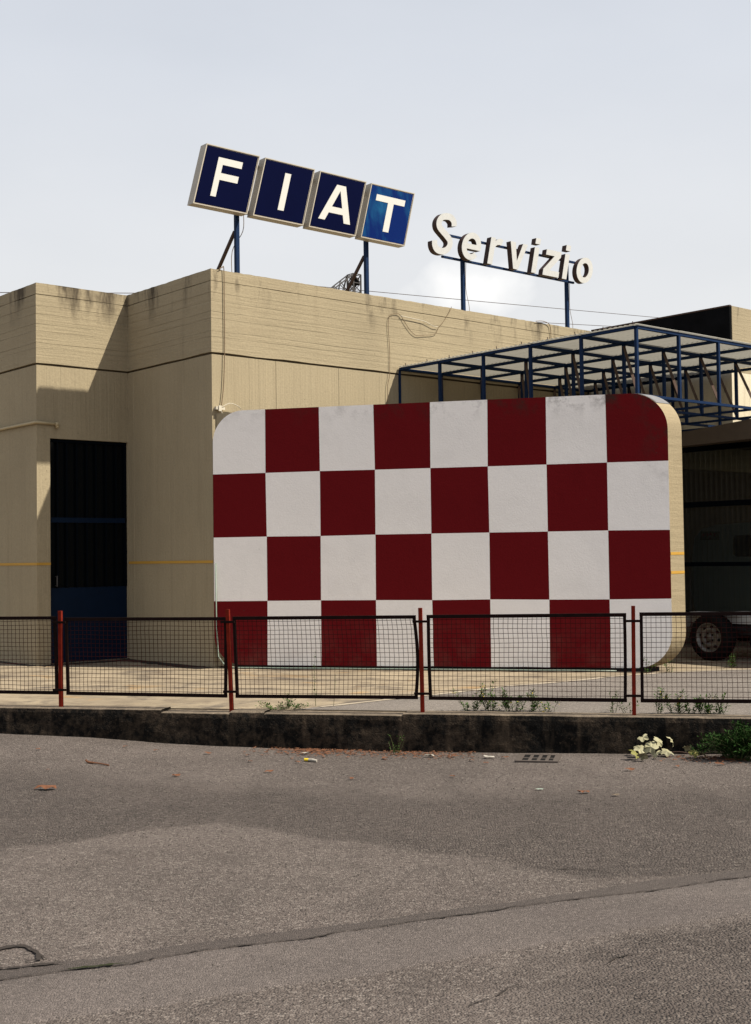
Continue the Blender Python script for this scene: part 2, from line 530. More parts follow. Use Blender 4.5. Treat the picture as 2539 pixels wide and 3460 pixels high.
def yard_concrete():
    t = NT('stained_yard_concrete')
    a = t.noise(0.55, None, 5, 0.65, dist=0.8)
    b = t.noise(3.5, None, 5, 0.65)
    c = t.mix(t.rng(a, 0.35, 0.7), (0.20, 0.160, 0.110), (0.285, 0.230, 0.158))
    c = t.mix(t.rng(b, 0.44, 0.70, 0, 0.75), c, (0.11, 0.085, 0.062))
    o = t.noise(0.9, None, 4, 0.6, dist=1.2)
    c = t.mix(t.rng(o, 0.60, 0.72, 0, 0.55), c, (0.32, 0.18, 0.055))
    d = t.noise(1.3, None, 5, 0.7, dist=0.4)
    c = t.mix(t.rng(d, 0.54, 0.66, 0, 0.75), c, (0.06, 0.05, 0.044))
    t.bump(t.noise(60, None, 4, 0.7), 0.4, 0.006)
    return t.fin(c, 0.9, 0.25)


M_yard = yard_concrete()
M_cement = plain('pale_cement_edge', (0.38, 0.32, 0.245), 0.9, 0.2, var=0.6, scale=8, bump=0.3)


def kerb_mat(name, a, b, lo_, hi_):
    t = NT(name)
    n1 = t.noise(2.0, None, 6, 0.7, stretch=(1, 1, 0.8))
    n2_ = t.noise(17, None, 5, 0.7)
    n3 = t.noise(1.0, None, 4, 0.6, stretch=(7, 7, 1.0))
    c = t.mix(t.rng(t.math('ADD', t.math('MULTIPLY', n1, 0.6), t.math('MULTIPLY', n2_, 0.4)), lo_, hi_), a, b)
    c = t.mix(t.rng(n3, 0.55, 0.75, 0, 0.5), c, tuple(x * 1.8 for x in b))
    c = t.mix(t.rng(t.noise(50, None, 3, 0.7), 0.6, 0.8, 0, 0.6), c, tuple(min(1, x * 2.2) for x in b))
    t.bump(t.math('ADD', n2_, t.noise(70, None, 3)), 0.7, 0.012)
    return t.fin(c, 0.95, 0.15)


M_kerb = kerb_mat('lichen_black_concrete', (0.0038, 0.0034, 0.003), (0.060, 0.043, 0.029), 0.48, 0.66)
M_kerbtop = kerb_mat('weathered_kerb_top', (0.055, 0.044, 0.034), (0.17, 0.135, 0.10), 0.35, 0.65)


def dark_glass():
    t = NT('dark_window_glass')
    m = t.fin((0.002, 0.003, 0.004), 0.06, 0.10)
    return m


M_glass = dark_glass()


def sheet_mat(name, col, trans, fac):
    """thin translucent sheet: diffuse on top, light let through below"""
    t = NT(name); lo = t.local()
    n = t.noise(1.0, lo, 4, 0.6, stretch=(14, 1.2, 1))
    c = t.mix(t.rng(n, 0.4, 0.75, 0, 0.4), col, tuple(x * 0.65 for x in col))
    d = t.n('ShaderNodeBsdfDiffuse'); t.put(d.inputs['Color'], c)
    tr = t.n('ShaderNodeBsdfTranslucent'); t.put(tr.inputs['Color'], t.mix(1.0, c, trans, 'MULTIPLY'))
    mx = t.n('ShaderNodeMixShader'); mx.inputs[0].default_value = fac
    t.l(d.outputs[0], mx.inputs[1]); t.l(tr.outputs[0], mx.inputs[2]); t.l(mx.outputs[0], t.out.inputs[0])
    return t.m


M_sheet = sheet_mat('translucent_roof_sheet', (0.40, 0.385, 0.35), (0.75, 0.74, 0.70), 0.48)


def smoked_sheet():
    t = NT('smoked_corrugated_sheet')
    t.fin((0.010, 0.012, 0.012), 0.35, 0.4)
    tp = t.n('ShaderNodeBsdfTransparent'); tp.inputs['Color'].default_value = (0.42, 0.475, 0.46, 1)
    mx = t.n('ShaderNodeMixShader'); mx.inputs[0].default_value = 0.55
    t.l(t.b.outputs[0], mx.inputs[1]); t.l(tp.outputs[0], mx.inputs[2]); t.l(mx.outputs[0], t.out.inputs[0])
    return t.m


M_smoke = smoked_sheet()


# ------------------------------------------------------------------ ground
def lerp_tab(x, tab):
    if x <= tab[0][0]: return tab[0][1]
    for (a, b), (c, d) in zip(tab, tab[1:]):
        if x <= c: return b + (d - b) * (x - a) / (c - a)
    return tab[-1][1]


RB = [(-5.0, -0.215), (-3.57, -0.224), (-2.69, -0.242), (-1.84, -0.288), (-1.0, -0.309), (0, -0.318), (0.8, -0.311), (1.56, -0.301), (2.3, -0.293), (3.1, -0.282), (5, -0.28)]
FFi = FF.m.transposed()


def road_z(x, y):
    q = FFi @ (Vector((x, y, 0)) - FF.o)
    k = max(0.0, min(1.0, 1 + q.y / 2.2)); k = k * k * (3 - 2 * k)
    z = -0.3 + (lerp_tab(q.x, RB) + 0.3) * k
    if abs(x) < 4.6 and 3.4 < y < 12.6:
        fd = min(1.0, (4.6 - abs(x)) / 0.5, (y - 3.4) / 0.5)
        z += fd * 0.006 * noise.noise(Vector((x * 0.9, y * 0.9, 0.3))) + fd * 0.003 * noise.noise(Vector((x * 3.1, y * 3.1, 1.3)))
    return z


def axis(lo_, hi_, a, b, st):
    v = [a + (b - a) * i / round((b - a) / st) for i in range(round((b - a) / st) + 1)]
    s = st; p = a
    while p > lo_:
        s *= 1.7; p -= s; v.insert(0, max(p, lo_))
    s = st; p = b
    while p < hi_:
        s *= 1.7; p += s; v.append(min(p, hi_))
    return v


xs = axis(-400, 400, -4.6, 4.6, 0.08); ys = axis(-400, 400, 3.4, 12.6, 0.08)
g = MB()
g.v = [(x, y, road_z(x, y)) for y in ys for x in xs]
nx = len(xs)
g.f = [(j * nx + i, j * nx + i + 1, (j + 1) * nx + i + 1, (j + 1) * nx + i) for j in range(len(ys) - 1) for i in range(nx - 1)]
road = solo('road', g, M_road, FW, kind='structure', smooth=True)


def smooth2(pts, n=5):
    out = []
    for i in range(len(pts) - 1):
        p0, p1, p2, p3 = pts[max(i - 1, 0)], pts[i], pts[i + 1], pts[min(i + 2, len(pts) - 1)]
        for k in range(n):
            t = k / n
            out.append(tuple(0.5 * ((2 * b) + (c - a) * t + (2 * a - 5 * b + 4 * c - d) * t * t + (3 * b - a - 3 * c + d) * t ** 3) for a, b, c, d in zip(p0, p1, p2, p3)))
    return out + [pts[-1]]


def resample(pts, st):
    out = []
    for (a, b), (c, d) in zip(pts, pts[1:]):
        n = max(1, int(math.hypot(c - a, d - b) / st))
        out += [(a + (c - a) * i / n, b + (d - b) * i / n) for i in range(n)]
    return out + [pts[-1]]


def strip_between(up, lo_, dz, jit):
    """a sheet lying on the road between two lines of (x, y)"""
    def at(pts, x):
        return lerp_tab(x, pts)
    m = MB(); X = -5.6; cols = []
    while X <= 5.6:
        yu = at(up, X) + jit * noise.noise(Vector((X * 9, 2, 0))) + jit * .6 * noise.noise(Vector((X * 31, 2, 0)))
        yl = at(lo_, X) + jit * noise.noise(Vector((X * 9, 7, 0))) + jit * .6 * noise.noise(Vector((X * 31, 7, 0)))
        KF = (0.0, 0.05, 0.2, 0.35, 0.5, 0.65, 0.8, 0.9, 0.97, 1.0)
        cols.append([(X, yl + (yu - yl) * KF[k], road_z(X, yl + (yu - yl) * KF[k]) + (dz if 0 < k < 9 else -0.004)) for k in range(10)])
        X += 0.03
    m.v = [p for c in cols for p in c]
    m.f = [(i * 10 + k, (i + 1) * 10 + k, (i + 1) * 10 + k + 1, i * 10 + k + 1) for i in range(len(cols) - 1) for k in range(9)]
    return m


CR = [(-6, 3.2), (-2.1, 4.83), (-1.506, 5.078), (-1.361, 5.14), (-1.263, 5.184), (-1.204, 5.209), (-1.03, 5.26), (-0.965, 5.31), (-0.87, 5.365), (-0.746, 5.427), (-0.617, 5.478), (-0.466, 5.529), (-0.293, 5.583), (-0.177, 5.661), (-0.024, 5.709), (0.181, 5.812), (0.393, 5.893), (0.501, 5.944), (0.614, 6.015), (0.726, 6.056), (0.896, 6.118), (1.071, 6.191), (1.188, 6.226), (1.329, 6.269), (1.559, 6.386), (1.727, 6.466), (1.882, 6.517), (2.6, 6.8), (6, 8.16)]
UP = [(-6, 3.4), (-2.1, 5.02), (-1.548, 5.218), (-1.387, 5.275), (-1.065, 5.389), (-0.946, 5.477), (-0.827, 5.519), (-0.668, 5.584), (-0.516, 5.653), (-0.025, 5.822), (0.293, 5.973), (0.625, 6.112), (0.976, 6.279), (1.286, 6.436), (1.607, 6.578), (1.923, 6.655), (2.6, 6.9), (6, 8.3)]
LO = [(-6, 2.65), (-2.1, 4.3), (-1.245, 4.606), (-1.06, 4.687), (-0.824, 4.76), (-0.585, 4.873), (-0.377, 4.966), (-0.247, 5.013), (-0.024, 5.085), (0.16, 5.203), (0.319, 5.255), (0.545, 5.365), (0.749, 5.465), (0.955, 5.536), (1.124, 5.645), (1.396, 5.737), (1.691, 5.867), (2.6, 6.25), (6, 7.65)]
ARC = [(-4.6, 7.3), (-2.2, 7.42), (-1.83, 7.51), (-1.54, 7.8), (-1.01, 8.03), (-0.65, 7.81), (-0.36, 7.54), (-0.04, 7.4), (0.16, 7.22), (0.56, 7.04), (0.86, 6.72), (1.14, 6.50), (1.6, 6.58), (4.6, 7.6)]
UPP = [(-4.6, 10.2), (-3.01, 10.15), (-2.02, 9.76), (-1.1, 9.31), (-0.63, 9.18), (0.2, 8.78), (0.84, 8.95), (1.62, 8.84), (2.55, 8.77), (4.6, 8.7)]


def coarse(x, y):
    sm = lambda v: max(0.0, min(1.0, v))
    a = sm((y - lerp_tab(x, ARC)) / 0.16 + 0.5) * sm(0.5 - (y - lerp_tab(x, UPP)) / 1.3)
    b = sm((lerp_tab(x, LO) - y) / 0.14) * sm((x - 0.1) / 0.9) * 0.75
    return max(a, b) if abs(x) < 6 and 2 < y < 14 else 0.3


at = road.data.attributes.new('coarse', 'FLOAT', 'POINT')
at.data.foreach_set('value', [coarse(v.co.x, v.co.y) for v in road.data.vertices])
solo('asphalt_patch', strip_between(CR, LO, 0.0045, 0.012), M_patch, FW, kind='structure', smooth=True)
solo('patch_seal', strip_between(UP, [(x, y - .012) for x, y in CR], 0.0032, 0.012), M_seal, FW, kind='structure', smooth=True)


def crack(pts, w, mat, seed, dz=0.008, brk=0.0, lo_=0.0):
    pts = resample(smooth2(pts, 4), 0.012)
    m = MB(); n = len(pts)
    for i, (x, y) in enumerate(pts):
        a, b = pts[max(i - 3, 0)], pts[min(i + 3, n - 1)]
        t = Vector((b[0] - a[0], b[1] - a[1])).normalized()
        j = 0.010 * noise.noise(Vector((x * 9, y * 9, seed))) + 0.009 * noise.noise(Vector((x * 34, y * 34, seed)))
        e = min(1, i / 6, (n - 1 - i) / 6)
        ww = max(0.0004, w * lo_ * e, w * e * (0.30 + 1.5 * abs(noise.noise(Vector((x * 6, y * 6, seed + 5)))) + 0.7 * noise.noise(Vector((x * 45, y * 45, seed + 2))) - brk))
        for s_ in (-1, 1):
            px, py = x - t.y * (j + s_ * ww), y + t.x * (j + s_ * ww)
            m.v.append((px, py, road_z(px, py) + dz))
    m.f = [(2 * i, 2 * i + 1, 2 * i + 3, 2 * i + 2) for i in range(n - 1)]
    o = part('crack', m, mat, road)
    return o


crack(CR, 0.0055, M_crack, 1)
crack([(-1.27, 5.18), (-1.2, 5.208), (-1.1, 5.24), (-1.02, 5.262)], 0.022, M_moss, 3, 0.011)
crack([(-1.85, 5.36), (-1.70, 5.44), (-1.60, 5.495), (-1.54, 5.51), (-1.48, 5.46), (-1.43, 5.385), (-1.385, 5.335)], 0.019, M_crack, 2, 0.007, 0.0, 0.55)
crack([(-1.47, 5.45), (-1.43, 5.36), (-1.41, 5.31), (-1.47, 5.30)], 0.020, M_crack, 22, 0.009, 0.0, 0.5)
crack([(-1.80, 5.14), (-1.62, 5.195), (-1.50, 5.215), (-1.40, 5.25), (-1.30, 5.27)], 0.016, M_crack, 12, 0.0095, 0.0, 0.25)
crack([(0.855, 6.714), (1.048, 6.728), (1.265, 6.62)], 0.009, M_crack, 6, 0.005, 0.25)
crack([(0.291, 4.705), (0.42, 4.833), (0.549, 4.994)], 0.006, M_crack, 7, 0.005, 0.25)
crack([(0.89, 5.172), (1.003, 5.284), (1.17, 5.322)], 0.006, M_crack, 8, 0.005, 0.2)

# yard: concrete on the left, grey asphalt on the right of a slanting joint
KW = 0.24
yd = MB().box(-90, 90, KW, 140, -0.6, 0.0)
solo('yard_concrete', yd, M_yard, FF, kind='structure')
bnd = [(-0.86, KW + 0.003), (-0.756, 0.30), (-0.179, 1.079), (0.215, 1.582), (0.783, 2.395), (1.404, 3.005), (1.80, 3.52), (2.3, 4.0), (3.2, 4.5), (5.5, 5.6), (40, 24)]
m = MB()
rb = resample(bnd[:-1], 0.06) + [bnd[-1]]
rb = [(x + 0.014 * noise.noise(Vector((x * 6, y * 6, 3))), max(KW + 0.003, y + 0.014 * noise.noise(Vector((x * 6, y * 6, 9))))) for x, y in rb]
m.v = [(x, y, 0.004) for x, y in rb] + [(40, KW + 0.003, 0.004)]
m.f = [tuple(range(len(m.v)))]
solo('yard_asphalt', m, M_yasph, FF, kind='structure')
m = MB()
rb2 = rb[4:-1]
for i, (x, y) in enumerate(rb2):
    w_ = 0.055 + 0.05 * noise.noise(Vector((x * 2.2, y * 2.2, 6)))
    m.v += [(x + 0.004, y - 0.003, 0.008), (x + 0.7 * w_ + 0.02, y - 0.7 * w_ - 0.02, 0.008)]
m.f = [(2 * i, 2 * i + 1, 2 * i + 3, 2 * i + 2) for i in range(len(rb2) - 1)]
solo('cement_joint_band', m, M_cement, FF, kind='structure')
m = MB()
for i, (x, y) in enumerate(rb2):
    w_ = 0.012 + 0.014 * abs(noise.noise(Vector((x * 5, y * 5, 8))))
    m.v += [(x - 0.7 * w_ - .006, y + 0.7 * w_ + .006, 0.0085), (x - 0.003, y + 0.003, 0.0085)]
m.f = [(2 * i, 2 * i + 1, 2 * i + 3, 2 * i + 2) for i in range(len(rb2) - 1)]
solo('yard_joint', m, M_crack, FF, kind='structure')

def foot_strip(fr, pts, side, w, seed):  # irregular near-black strip on the ground along a wall foot
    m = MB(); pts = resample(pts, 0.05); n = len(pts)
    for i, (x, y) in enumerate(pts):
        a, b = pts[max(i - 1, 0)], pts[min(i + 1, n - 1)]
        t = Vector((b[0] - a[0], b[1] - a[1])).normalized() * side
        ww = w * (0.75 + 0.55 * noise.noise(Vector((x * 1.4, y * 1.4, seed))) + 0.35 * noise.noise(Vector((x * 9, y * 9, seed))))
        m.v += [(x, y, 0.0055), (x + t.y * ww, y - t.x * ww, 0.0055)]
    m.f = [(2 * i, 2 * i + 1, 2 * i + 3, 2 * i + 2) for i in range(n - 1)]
    solo('dark_strip', m, M_foot, fr, kind='structure')


M_foot = plain('black_strip_surface', (0.020, 0.016, 0.013), 0.85, 0.2, var=0.7, scale=7, dark=2.6)
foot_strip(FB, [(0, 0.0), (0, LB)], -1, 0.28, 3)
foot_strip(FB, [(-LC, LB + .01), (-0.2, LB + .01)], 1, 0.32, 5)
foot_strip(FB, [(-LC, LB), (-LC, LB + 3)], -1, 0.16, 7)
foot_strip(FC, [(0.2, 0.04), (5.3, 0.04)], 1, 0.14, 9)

# ------------------------------------------------------------------ kerb wall
kerb = thing('kerb_wall', 'low lichen-blackened concrete kerb wall carrying the mesh fence', 'wall', FF, (0, 0, -0.3))
segs = [(-9.0, -5.2, 0.010), (-5.2, -1.992, 0.013), (-1.992, -1.345, -0.012), (-1.345, -1.032, 0.006), (-1.032, 0.214, -0.008), (0.214, 4.6, 0.008), (4.6, 9.0, 0.006)]
for a, b, zt in segs:
    nxs = max(3, int((b - a) / 0.03)); rows = 9
    m = MB(); tp = MB()
    for i in range(nxs + 1):
        x = a + (b - a) * i / nxs
        zr = lerp_tab(x, RB) - 0.06
        chip = 0.014 * max(0, noise.noise(Vector((x * 3.1, 4, 0)))) + 0.005 * noise.noise(Vector((x * 17, 4, 0)))
        if abs(x + 1.2) < 0.17: chip += 0.012 * (1 + noise.noise(Vector((x * 9, 1, 1))))
        for k in range(rows + 1):
            z = zr + (zt - 0.004 - abs(chip) * 0.6 - zr) * k / rows
            y = 0.010 * noise.noise(Vector((x * 2.4, z * 5, 2))) + 0.005 * noise.noise(Vector((x * 14, z * 14, 5)))
            if k == rows: y += 0.006 + abs(chip)
            m.v.append((x, y, z))
        z1 = zt - 0.004 - abs(chip) * 0.6
        y1 = m.v[-1][1]
        tp.v += [(x, y1, z1), (x, y1 + 0.015, zt + 0.003 * noise.noise(Vector((x * 8, 0, 0)))), (x, KW + 0.0, zt + 0.003 * noise.noise(Vector((x * 5, 3, 0)))), (x, KW, zt - 0.05)]
    r1 = rows + 1
    m.f = [(i * r1 + k, (i + 1) * r1 + k, (i + 1) * r1 + k + 1, i * r1 + k + 1) for i in range(nxs) for k in range(rows)]
    tp.f = [(i * 4 + k, (i + 1) * 4 + k, (i + 1) * 4 + k + 1, i * 4 + k + 1) for i in range(nxs) for k in range(3)]
    # end caps so that every block is a solid piece
    n0 = len(m.v)
    m.v += [(a, KW, lerp_tab(a, RB) - .06), (a, KW, zt - 0.05), (b, KW, lerp_tab(b, RB) - .06), (b, KW, zt - 0.05)]
    m.f += [tuple(range(0, r1)) + (n0 + 1, n0), tuple(range(nxs * r1, nxs * r1 + r1)) + (n0 + 3, n0 + 2)]
    blk = part('kerb_block', m, M_kerb, kerb)
    part('coping', tp, M_kerbtop, blk)

# ------------------------------------------------------------------ fence
fence = thing('mesh_fence', 'low rusty mesh fence with red posts on top of the kerb wall', 'fence', FF, (0, 0.12, 0))
TF = 0.12
POST = [(-3.016, 0.013, -3.022, 0.894), (-1.363, 0.007, -1.395, 0.901), (0.366, 0.007, 0.358, 0.906), (2.153, 0.004, 2.164, 0.915), (4.02, 0.004, 4.02, 0.91), (-4.75, 0.01, -4.75, 0.90), (-6.45, 0.01, -6.46, 0.90), (5.80, 0.004, 5.81, 0.91)]
PAN = [[(-4.69, .838), (-3.076, .841), (-3.059, .129), (-4.68, .134)],
       [(-2.961, .829), (-1.415, .829), (-1.422, .117), (-2.946, .126)],
       [(-1.334, .833), (.303, .840), (.311, .123), (-1.312, .116)],
       [(.428, .842), (2.092, .852), (2.084, .118), (.437, .119)],
       [(2.228, .857), (3.96, .862), (3.95, .124), (2.223, .117)],
       [(4.08, .856), (5.74, .858), (5.74, .120), (4.08, .120)],
       [(-6.40, .836), (-4.81, .838), (-4.81, .128), (-6.39, .130)]]
for (xb, zb, xt, zt) in POST:
    m = MB().bar((xb, TF, zb - 0.10), (xt, TF, zt), 0.032, 0.032, up=(0, 1, 0))
    po = part('post', m, M_rust_red, fence)
    for f_ in (0.17, 0.79):
        xx = xb + (xt - xb) * f_
        part('bracket', MB().box(xx - 0.066, xx + 0.066, TF - 0.034, TF - 0.018, f_ - 0.010, f_ + 0.010), M_frame, po)
for pi_, (TL, TR, BR, BL) in enumerate(PAN):
    pan = part('panel', MB().bar((TL[0] - .014, TF, TL[1] - .012), (TR[0] + .014, TF, TR[1] - .012), 0.022, 0.030, up=(0, 0, 1)), M_frame, fence)
    part('bottom_rail', MB().bar((BL[0] - .014, TF, BL[1] + .012), (BR[0] + .014, TF, BR[1] + .012), 0.022, 0.030), M_frame, pan)

    def side(P, Q, bulge):
        m = MB(); last = None
        for k in range(7):
            t = k / 6
            p = (P[0] + (Q[0] - P[0]) * t + bulge * math.sin(math.pi * t), TF, P[1] - .024 + (Q[1] + .024 - P[1] + .024) * t)
            if last: m.bar(last, p, 0.026, 0.022, up=(0, 1, 0))
            last = p
        return m
    bl_, br_ = (0.0, 0.022) if pi_ == 2 else (0.004 * (pi_ % 3 - 1), 0.003)
    part('stile', side(TL, BL, bl_), M_frame, pan)
    part('stile', side(TR, BR, br_), M_frame, pan)
    m = MB()
    wv = lambda u, v: 0.007 * noise.noise(Vector((u * 5 + pi_ * 9, v * 4, 1)))

    def P(u, v):
        x = (TL[0] * (1 - u) + TR[0] * u) * (1 - v) + (BL[0] * (1 - u) + BR[0] * u) * v + bl_ * (1 - u) * math.sin(math.pi * v) + br_ * u * math.sin(math.pi * v)
        z = (TL[1] * (1 - u) + TR[1] * u) * (1 - v) + (BL[1] * (1 - u) + BR[1] * u) * v
        return (x + wv(u, v), TF + wv(v, u + 3), z + wv(u + 7, v))
    W_ = TR[0] - TL[0]
    nc = round(W_ / 0.0405); nr = 18
    for c in range(1, nc):
        u = c / nc
        m.tube([P(u, k / 6) for k in range(7)], 0.0023, 3, False)
    for r in range(1, nr):
        v = r / nr
        m.tube([P(k / 10, v) for k in range(11)], 0.0023, 3, False)
    part('wire_mesh', m, M_wire, pan, kind='stuff')

# ------------------------------------------------------------------ workshop building
bld = thing('workshop_building', 'beige board-marked concrete workshop with deep parapet', 'building', FB)
FP = [(0, 0), (7.40, 0), (7.40, 1.0), (16, 1.0), (16, 14), (-LC, 14), (-LC, LB), (0, LB)]       # footprint, counter-clockwise


def inset(poly, d):
    out = []
    n = len(poly)
    for i in range(n):
        p0, p1, p2 = Vector(poly[i - 1]), Vector(poly[i]), Vector(poly[(i + 1) % n])
        a = (p1 - p0).normalized(); b = (p2 - p1).normalized()
        na, nb = Vector((a.y, -a.x)), Vector((b.y, -b.x))     # outward for ccw
        out.append((p1.x + d * (na.x + nb.x), p1.y + d * (na.y + nb.y)))
    return out


def ring_slab(poly, z0, z1, jz, seed, st=0.22):
    """slab whose rim edges wobble like board joints"""
    pts = resample(poly + [poly[0]], st)[:-1]
    n = len(pts); m = MB()
    for x, y in pts:
        m.v.append((x, y, z0 + jz * noise.noise(Vector((x * 2.1 + y * 2.3, y, z0 * 40 + seed)))))
    for x, y in pts:
        ch = 0.006 * noise.noise(Vector((x * 11, y * 11, 4))) + 0.008 * min(0, noise.noise(Vector((x * 5, y * 5, 8)))) if st < 0.1 else 0.0
        m.v.append((x, y, z1 + ch + jz * noise.noise(Vector((x * 2.1 + y * 2.3, y, z1 * 40 + seed)))))
    m.f = [(i, (i + 1) % n, (i + 1) % n + n, i + n) for i in range(n)] + [tuple(range(n)), tuple(range(n, 2 * n))]
    return m


hs = [0.20, 0.07, 0.16, 0.09, 0.13, 0.11, 0.15, 0.147]
zc = ZL
offs = [0.008, 0.0068, 0.0076, 0.0066, 0.0072, 0.0062, 0.0074, 0.004]
part('parapet_core', MB().prism([inset(FP, -0.03)], ZL - 0.03, ZT - 0.02, lambda x, y, d: (x, y, d)), M_groove, bld)
for i, h in enumerate(hs):
    gap = 0.007 if i in (6,) else 0.0006
    part('board_course', ring_slab(inset(FP, offs[i]), zc + 0.002, min(zc + h - gap, ZT), 0.009 if i < 7 else 0.004, 3, 0.05 if i == 7 else 0.22), M_par, bld)
    zc += h
# lower wall with upright board marks; below the door head a notch for the doorway
def ribbed(poly, lo_=0.07, hi_=0.15):
    out = []
    n = len(poly)
    for i in range(n):
        p, q = Vector(poly[i]), Vector(poly[(i + 1) % n]); d = q - p; L = d.length; d.normalize(); nr = Vector((d.y, -d.x))
        if L > 9: out.append(tuple(p)); continue
        t = 0; o_ = 0.0; out.append(tuple(p))
        while True:
            t2 = t + rnd.uniform(lo_, hi_)
            if t2 > L - 0.07: break
            o2 = rnd.uniform(-0.0035, 0.003)
            a = p + d * t2
            out += [tuple(a + nr * o_), tuple(a + d * 0.006 + nr * o2)]
            o_ = o2; t = t2
    return out


rib = ribbed(FP)
DX0, DX1, DZ = -1.163, -0.004, 2.97
part('wall', MB().prism([rib], DZ, ZL - 0.024, lambda x, y, d: (x, y, d)), M_wall, bld)
# lower storey: same outline, doorway cut back 0.14 m
low = []
for (x, y) in rib:
    if abs(y - LB) < 0.02 and DX0 - 0.02 < x < DX1 + 0.02 and x < -0.02: continue
    low.append((x, y))
i0 = max(i for i, (x, y) in enumerate(low) if abs(y - LB) < 0.02 and x <= DX0)
low = low[:i0 + 1] + [(DX0, LB), (DX0, LB + 0.14), (DX1, LB + 0.14), (DX1, LB)] + low[i0 + 1:]
low = [p for p in low if not (abs(p[0]) < 0.0005 and abs(p[1] - LB) < 0.0005)] if DX1 > -0.001 else low
part('lower_wall', MB().prism([low], -0.1, DZ, lambda x, y, d: (x, y, d)), M_wall, bld)
# painted yellow line
zs0, zs1 = ZS - 0.017, ZS + 0.017
part('yellow_line', MB().box(-LC - 0.0065, -LC + 0.002, LB - 0.006, LB + 11.9, zs0, zs1), M_yellow, bld)
part('yellow_line', MB().box(-LC - 0.002, DX0, LB - 0.0065, LB + 0.002, zs0, zs1), M_yellow, bld)
part('yellow_line', MB().box(-0.0065, 0.002, 0.0, LB - 0.008, zs0, zs1), M_yellow, bld)
# door
yd_ = LB + 0.05
door = part('door', MB().box(DX0 + .002, DX1 - .002, yd_, yd_ + 0.05, 0.02, 1.0), M_doorblue, bld)
fr_ = MB().box(DX0 + .002, DX0 + 0.03, yd_ - .01, yd_ + 0.05, 1.0, DZ - .004).box(DX1 - 0.03, DX1 - .002, yd_ - .01, yd_ + .05, 1.0, DZ - .004)
fr_.box(DX0 + .03, DX1 - .03, yd_ - .01, yd_ + .05, DZ - .04, DZ - .004)
part('frame', fr_, M_doorbar, door)
part('mid_rail', MB().box(DX0 + .03, DX1 - .03, yd_ - .012, yd_ + .03, 1.864, 1.93), M_doorblue, door)
part('pane', MB().box(DX0 + .03, DX1 - .03, yd_ + .032, yd_ + .042, 1.0, 1.864), M_glass, door)
part('pane', MB().box(DX0 + .03, DX1 - .03, yd_ + .032, yd_ + .042, 1.93, DZ - .04), M_glass, door)
for x in (-1.037, -0.903, -0.756, -0.608, -0.469, -0.318, -0.165):
    part('bar', MB().bar((x, yd_ + .0, 1.0), (x, yd_ + .0, DZ - .04), 0.022, 0.016), M_doorbar, door)
part('handle', MB().bar((DX0 + .10, yd_ - .03, 1.02), (DX0 + .10, yd_ - .03, 1.16), 0.016).bar((DX0 + .10, yd_ - .03, 1.03), (DX0 + .10, yd_ + .02, 1.03), 0.012).bar((DX0 + .10, yd_ - .03, 1.15), (DX0 + .10, yd_ + .02, 1.15), 0.012), M_lat, door)
part('door_sill', MB().box(DX0 + .002, DX1 - .002, LB - .01, yd_ + .06, 0.001, 0.018), M_kerbtop, bld)

# wing of the workshop that comes forward on the right: black band above the canopy, cream wall below, paled to stand in for light under it
wing = thing('side_wing', 'concrete wing behind the canopy, cream wall lightened in colour for canopy light, black upper band', 'building', FB, (7.4, -2.65, 2.9))
WP = [(7.40, -2.65), (16, -2.65), (16, 0.99), (7.40, 0.99)]
WP_in = [(7.44, -2.65), (16, -2.65), (16, 0.99), (7.44, 0.99)]
part('wall', MB().prism([WP], 2.88, 4.02, lambda x, y, d: (x, y, d)), M_cream_lit, wing)
part('upper_wall', MB().prism([WP_in], 4.02, ZT, lambda x, y, d: (x, y, d)), M_par, wing)
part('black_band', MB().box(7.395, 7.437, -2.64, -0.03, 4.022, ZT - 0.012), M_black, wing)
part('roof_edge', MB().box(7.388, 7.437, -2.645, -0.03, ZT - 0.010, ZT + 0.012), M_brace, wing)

# conduit pipe round the left corner
m = MB().tube([(-LC - 0.03, LB + 11.5, 3.13), (-LC - 0.03, LB - 0.0, 3.163), (-LC - 0.025, LB - 0.028, 3.164), (-LC, LB - 0.03, 3.164), (-1.085, LB - 0.03, 3.157)], 0.019, 8)
m.tube([(-1.105, LB - 0.03, 3.157), (-1.06, LB - 0.03, 3.152)], 0.030, 8)
m.tube([(-1.075, LB - 0.03, 3.15), (-1.075, LB - 0.03, 3.105)], 0.022, 8)
solo('conduit_pipe', m, M_pipe, FB, 'thin beige pipe wrapping the left wall corner above the dark door', 'pipe', base=(-LC, LB, 3.16), smooth=True)

# hanging cables on the facade
def cable(pts, r, mat, label, v=-0.026):
    m = MB().tube([(u, v, z) for u, z in pts], r, 5)
    solo('hanging_cable', m, mat, FB, label, 'cable', 'cables on the facade', base=(pts[0][0], v, pts[0][1]), smooth=True)


cable(smooth2([(0.11, 5.01), (0.15, 5.03), (0.18, 5.01), (0.18, 4.53), (0.18, 4.04), (0.16, 3.56), (0.12, 3.26)]), 0.006, M_cable, 'thin brown cable running straight down the facade beside the building corner')
cable(smooth2([(2.93, 3.3), (2.92, 3.72), (2.96, 3.9), (2.97, 4.2), (2.96, 4.43), (2.95, 4.57), (2.96, 4.71), (3.0, 4.76), (3.09, 4.79), (3.18, 4.78), (3.27, 4.68), (3.38, 4.57), (3.49, 4.52), (3.65, 4.54), (3.86, 4.58), (3.93, 4.68), (4.05, 4.8), (4.18, 4.97), (4.2, 5.02)]), 0.004, M_cable, 'looping cable that rises left of the canopy and swings to the roof edge')
cable(smooth2([(3.18, 4.765), (3.5, 4.75), (3.66, 4.735), (3.82, 4.69), (3.91, 4.69)]), 0.0045, M_cable_w, 'short pale slack cable inside the looping cable above the canopy', -0.034)
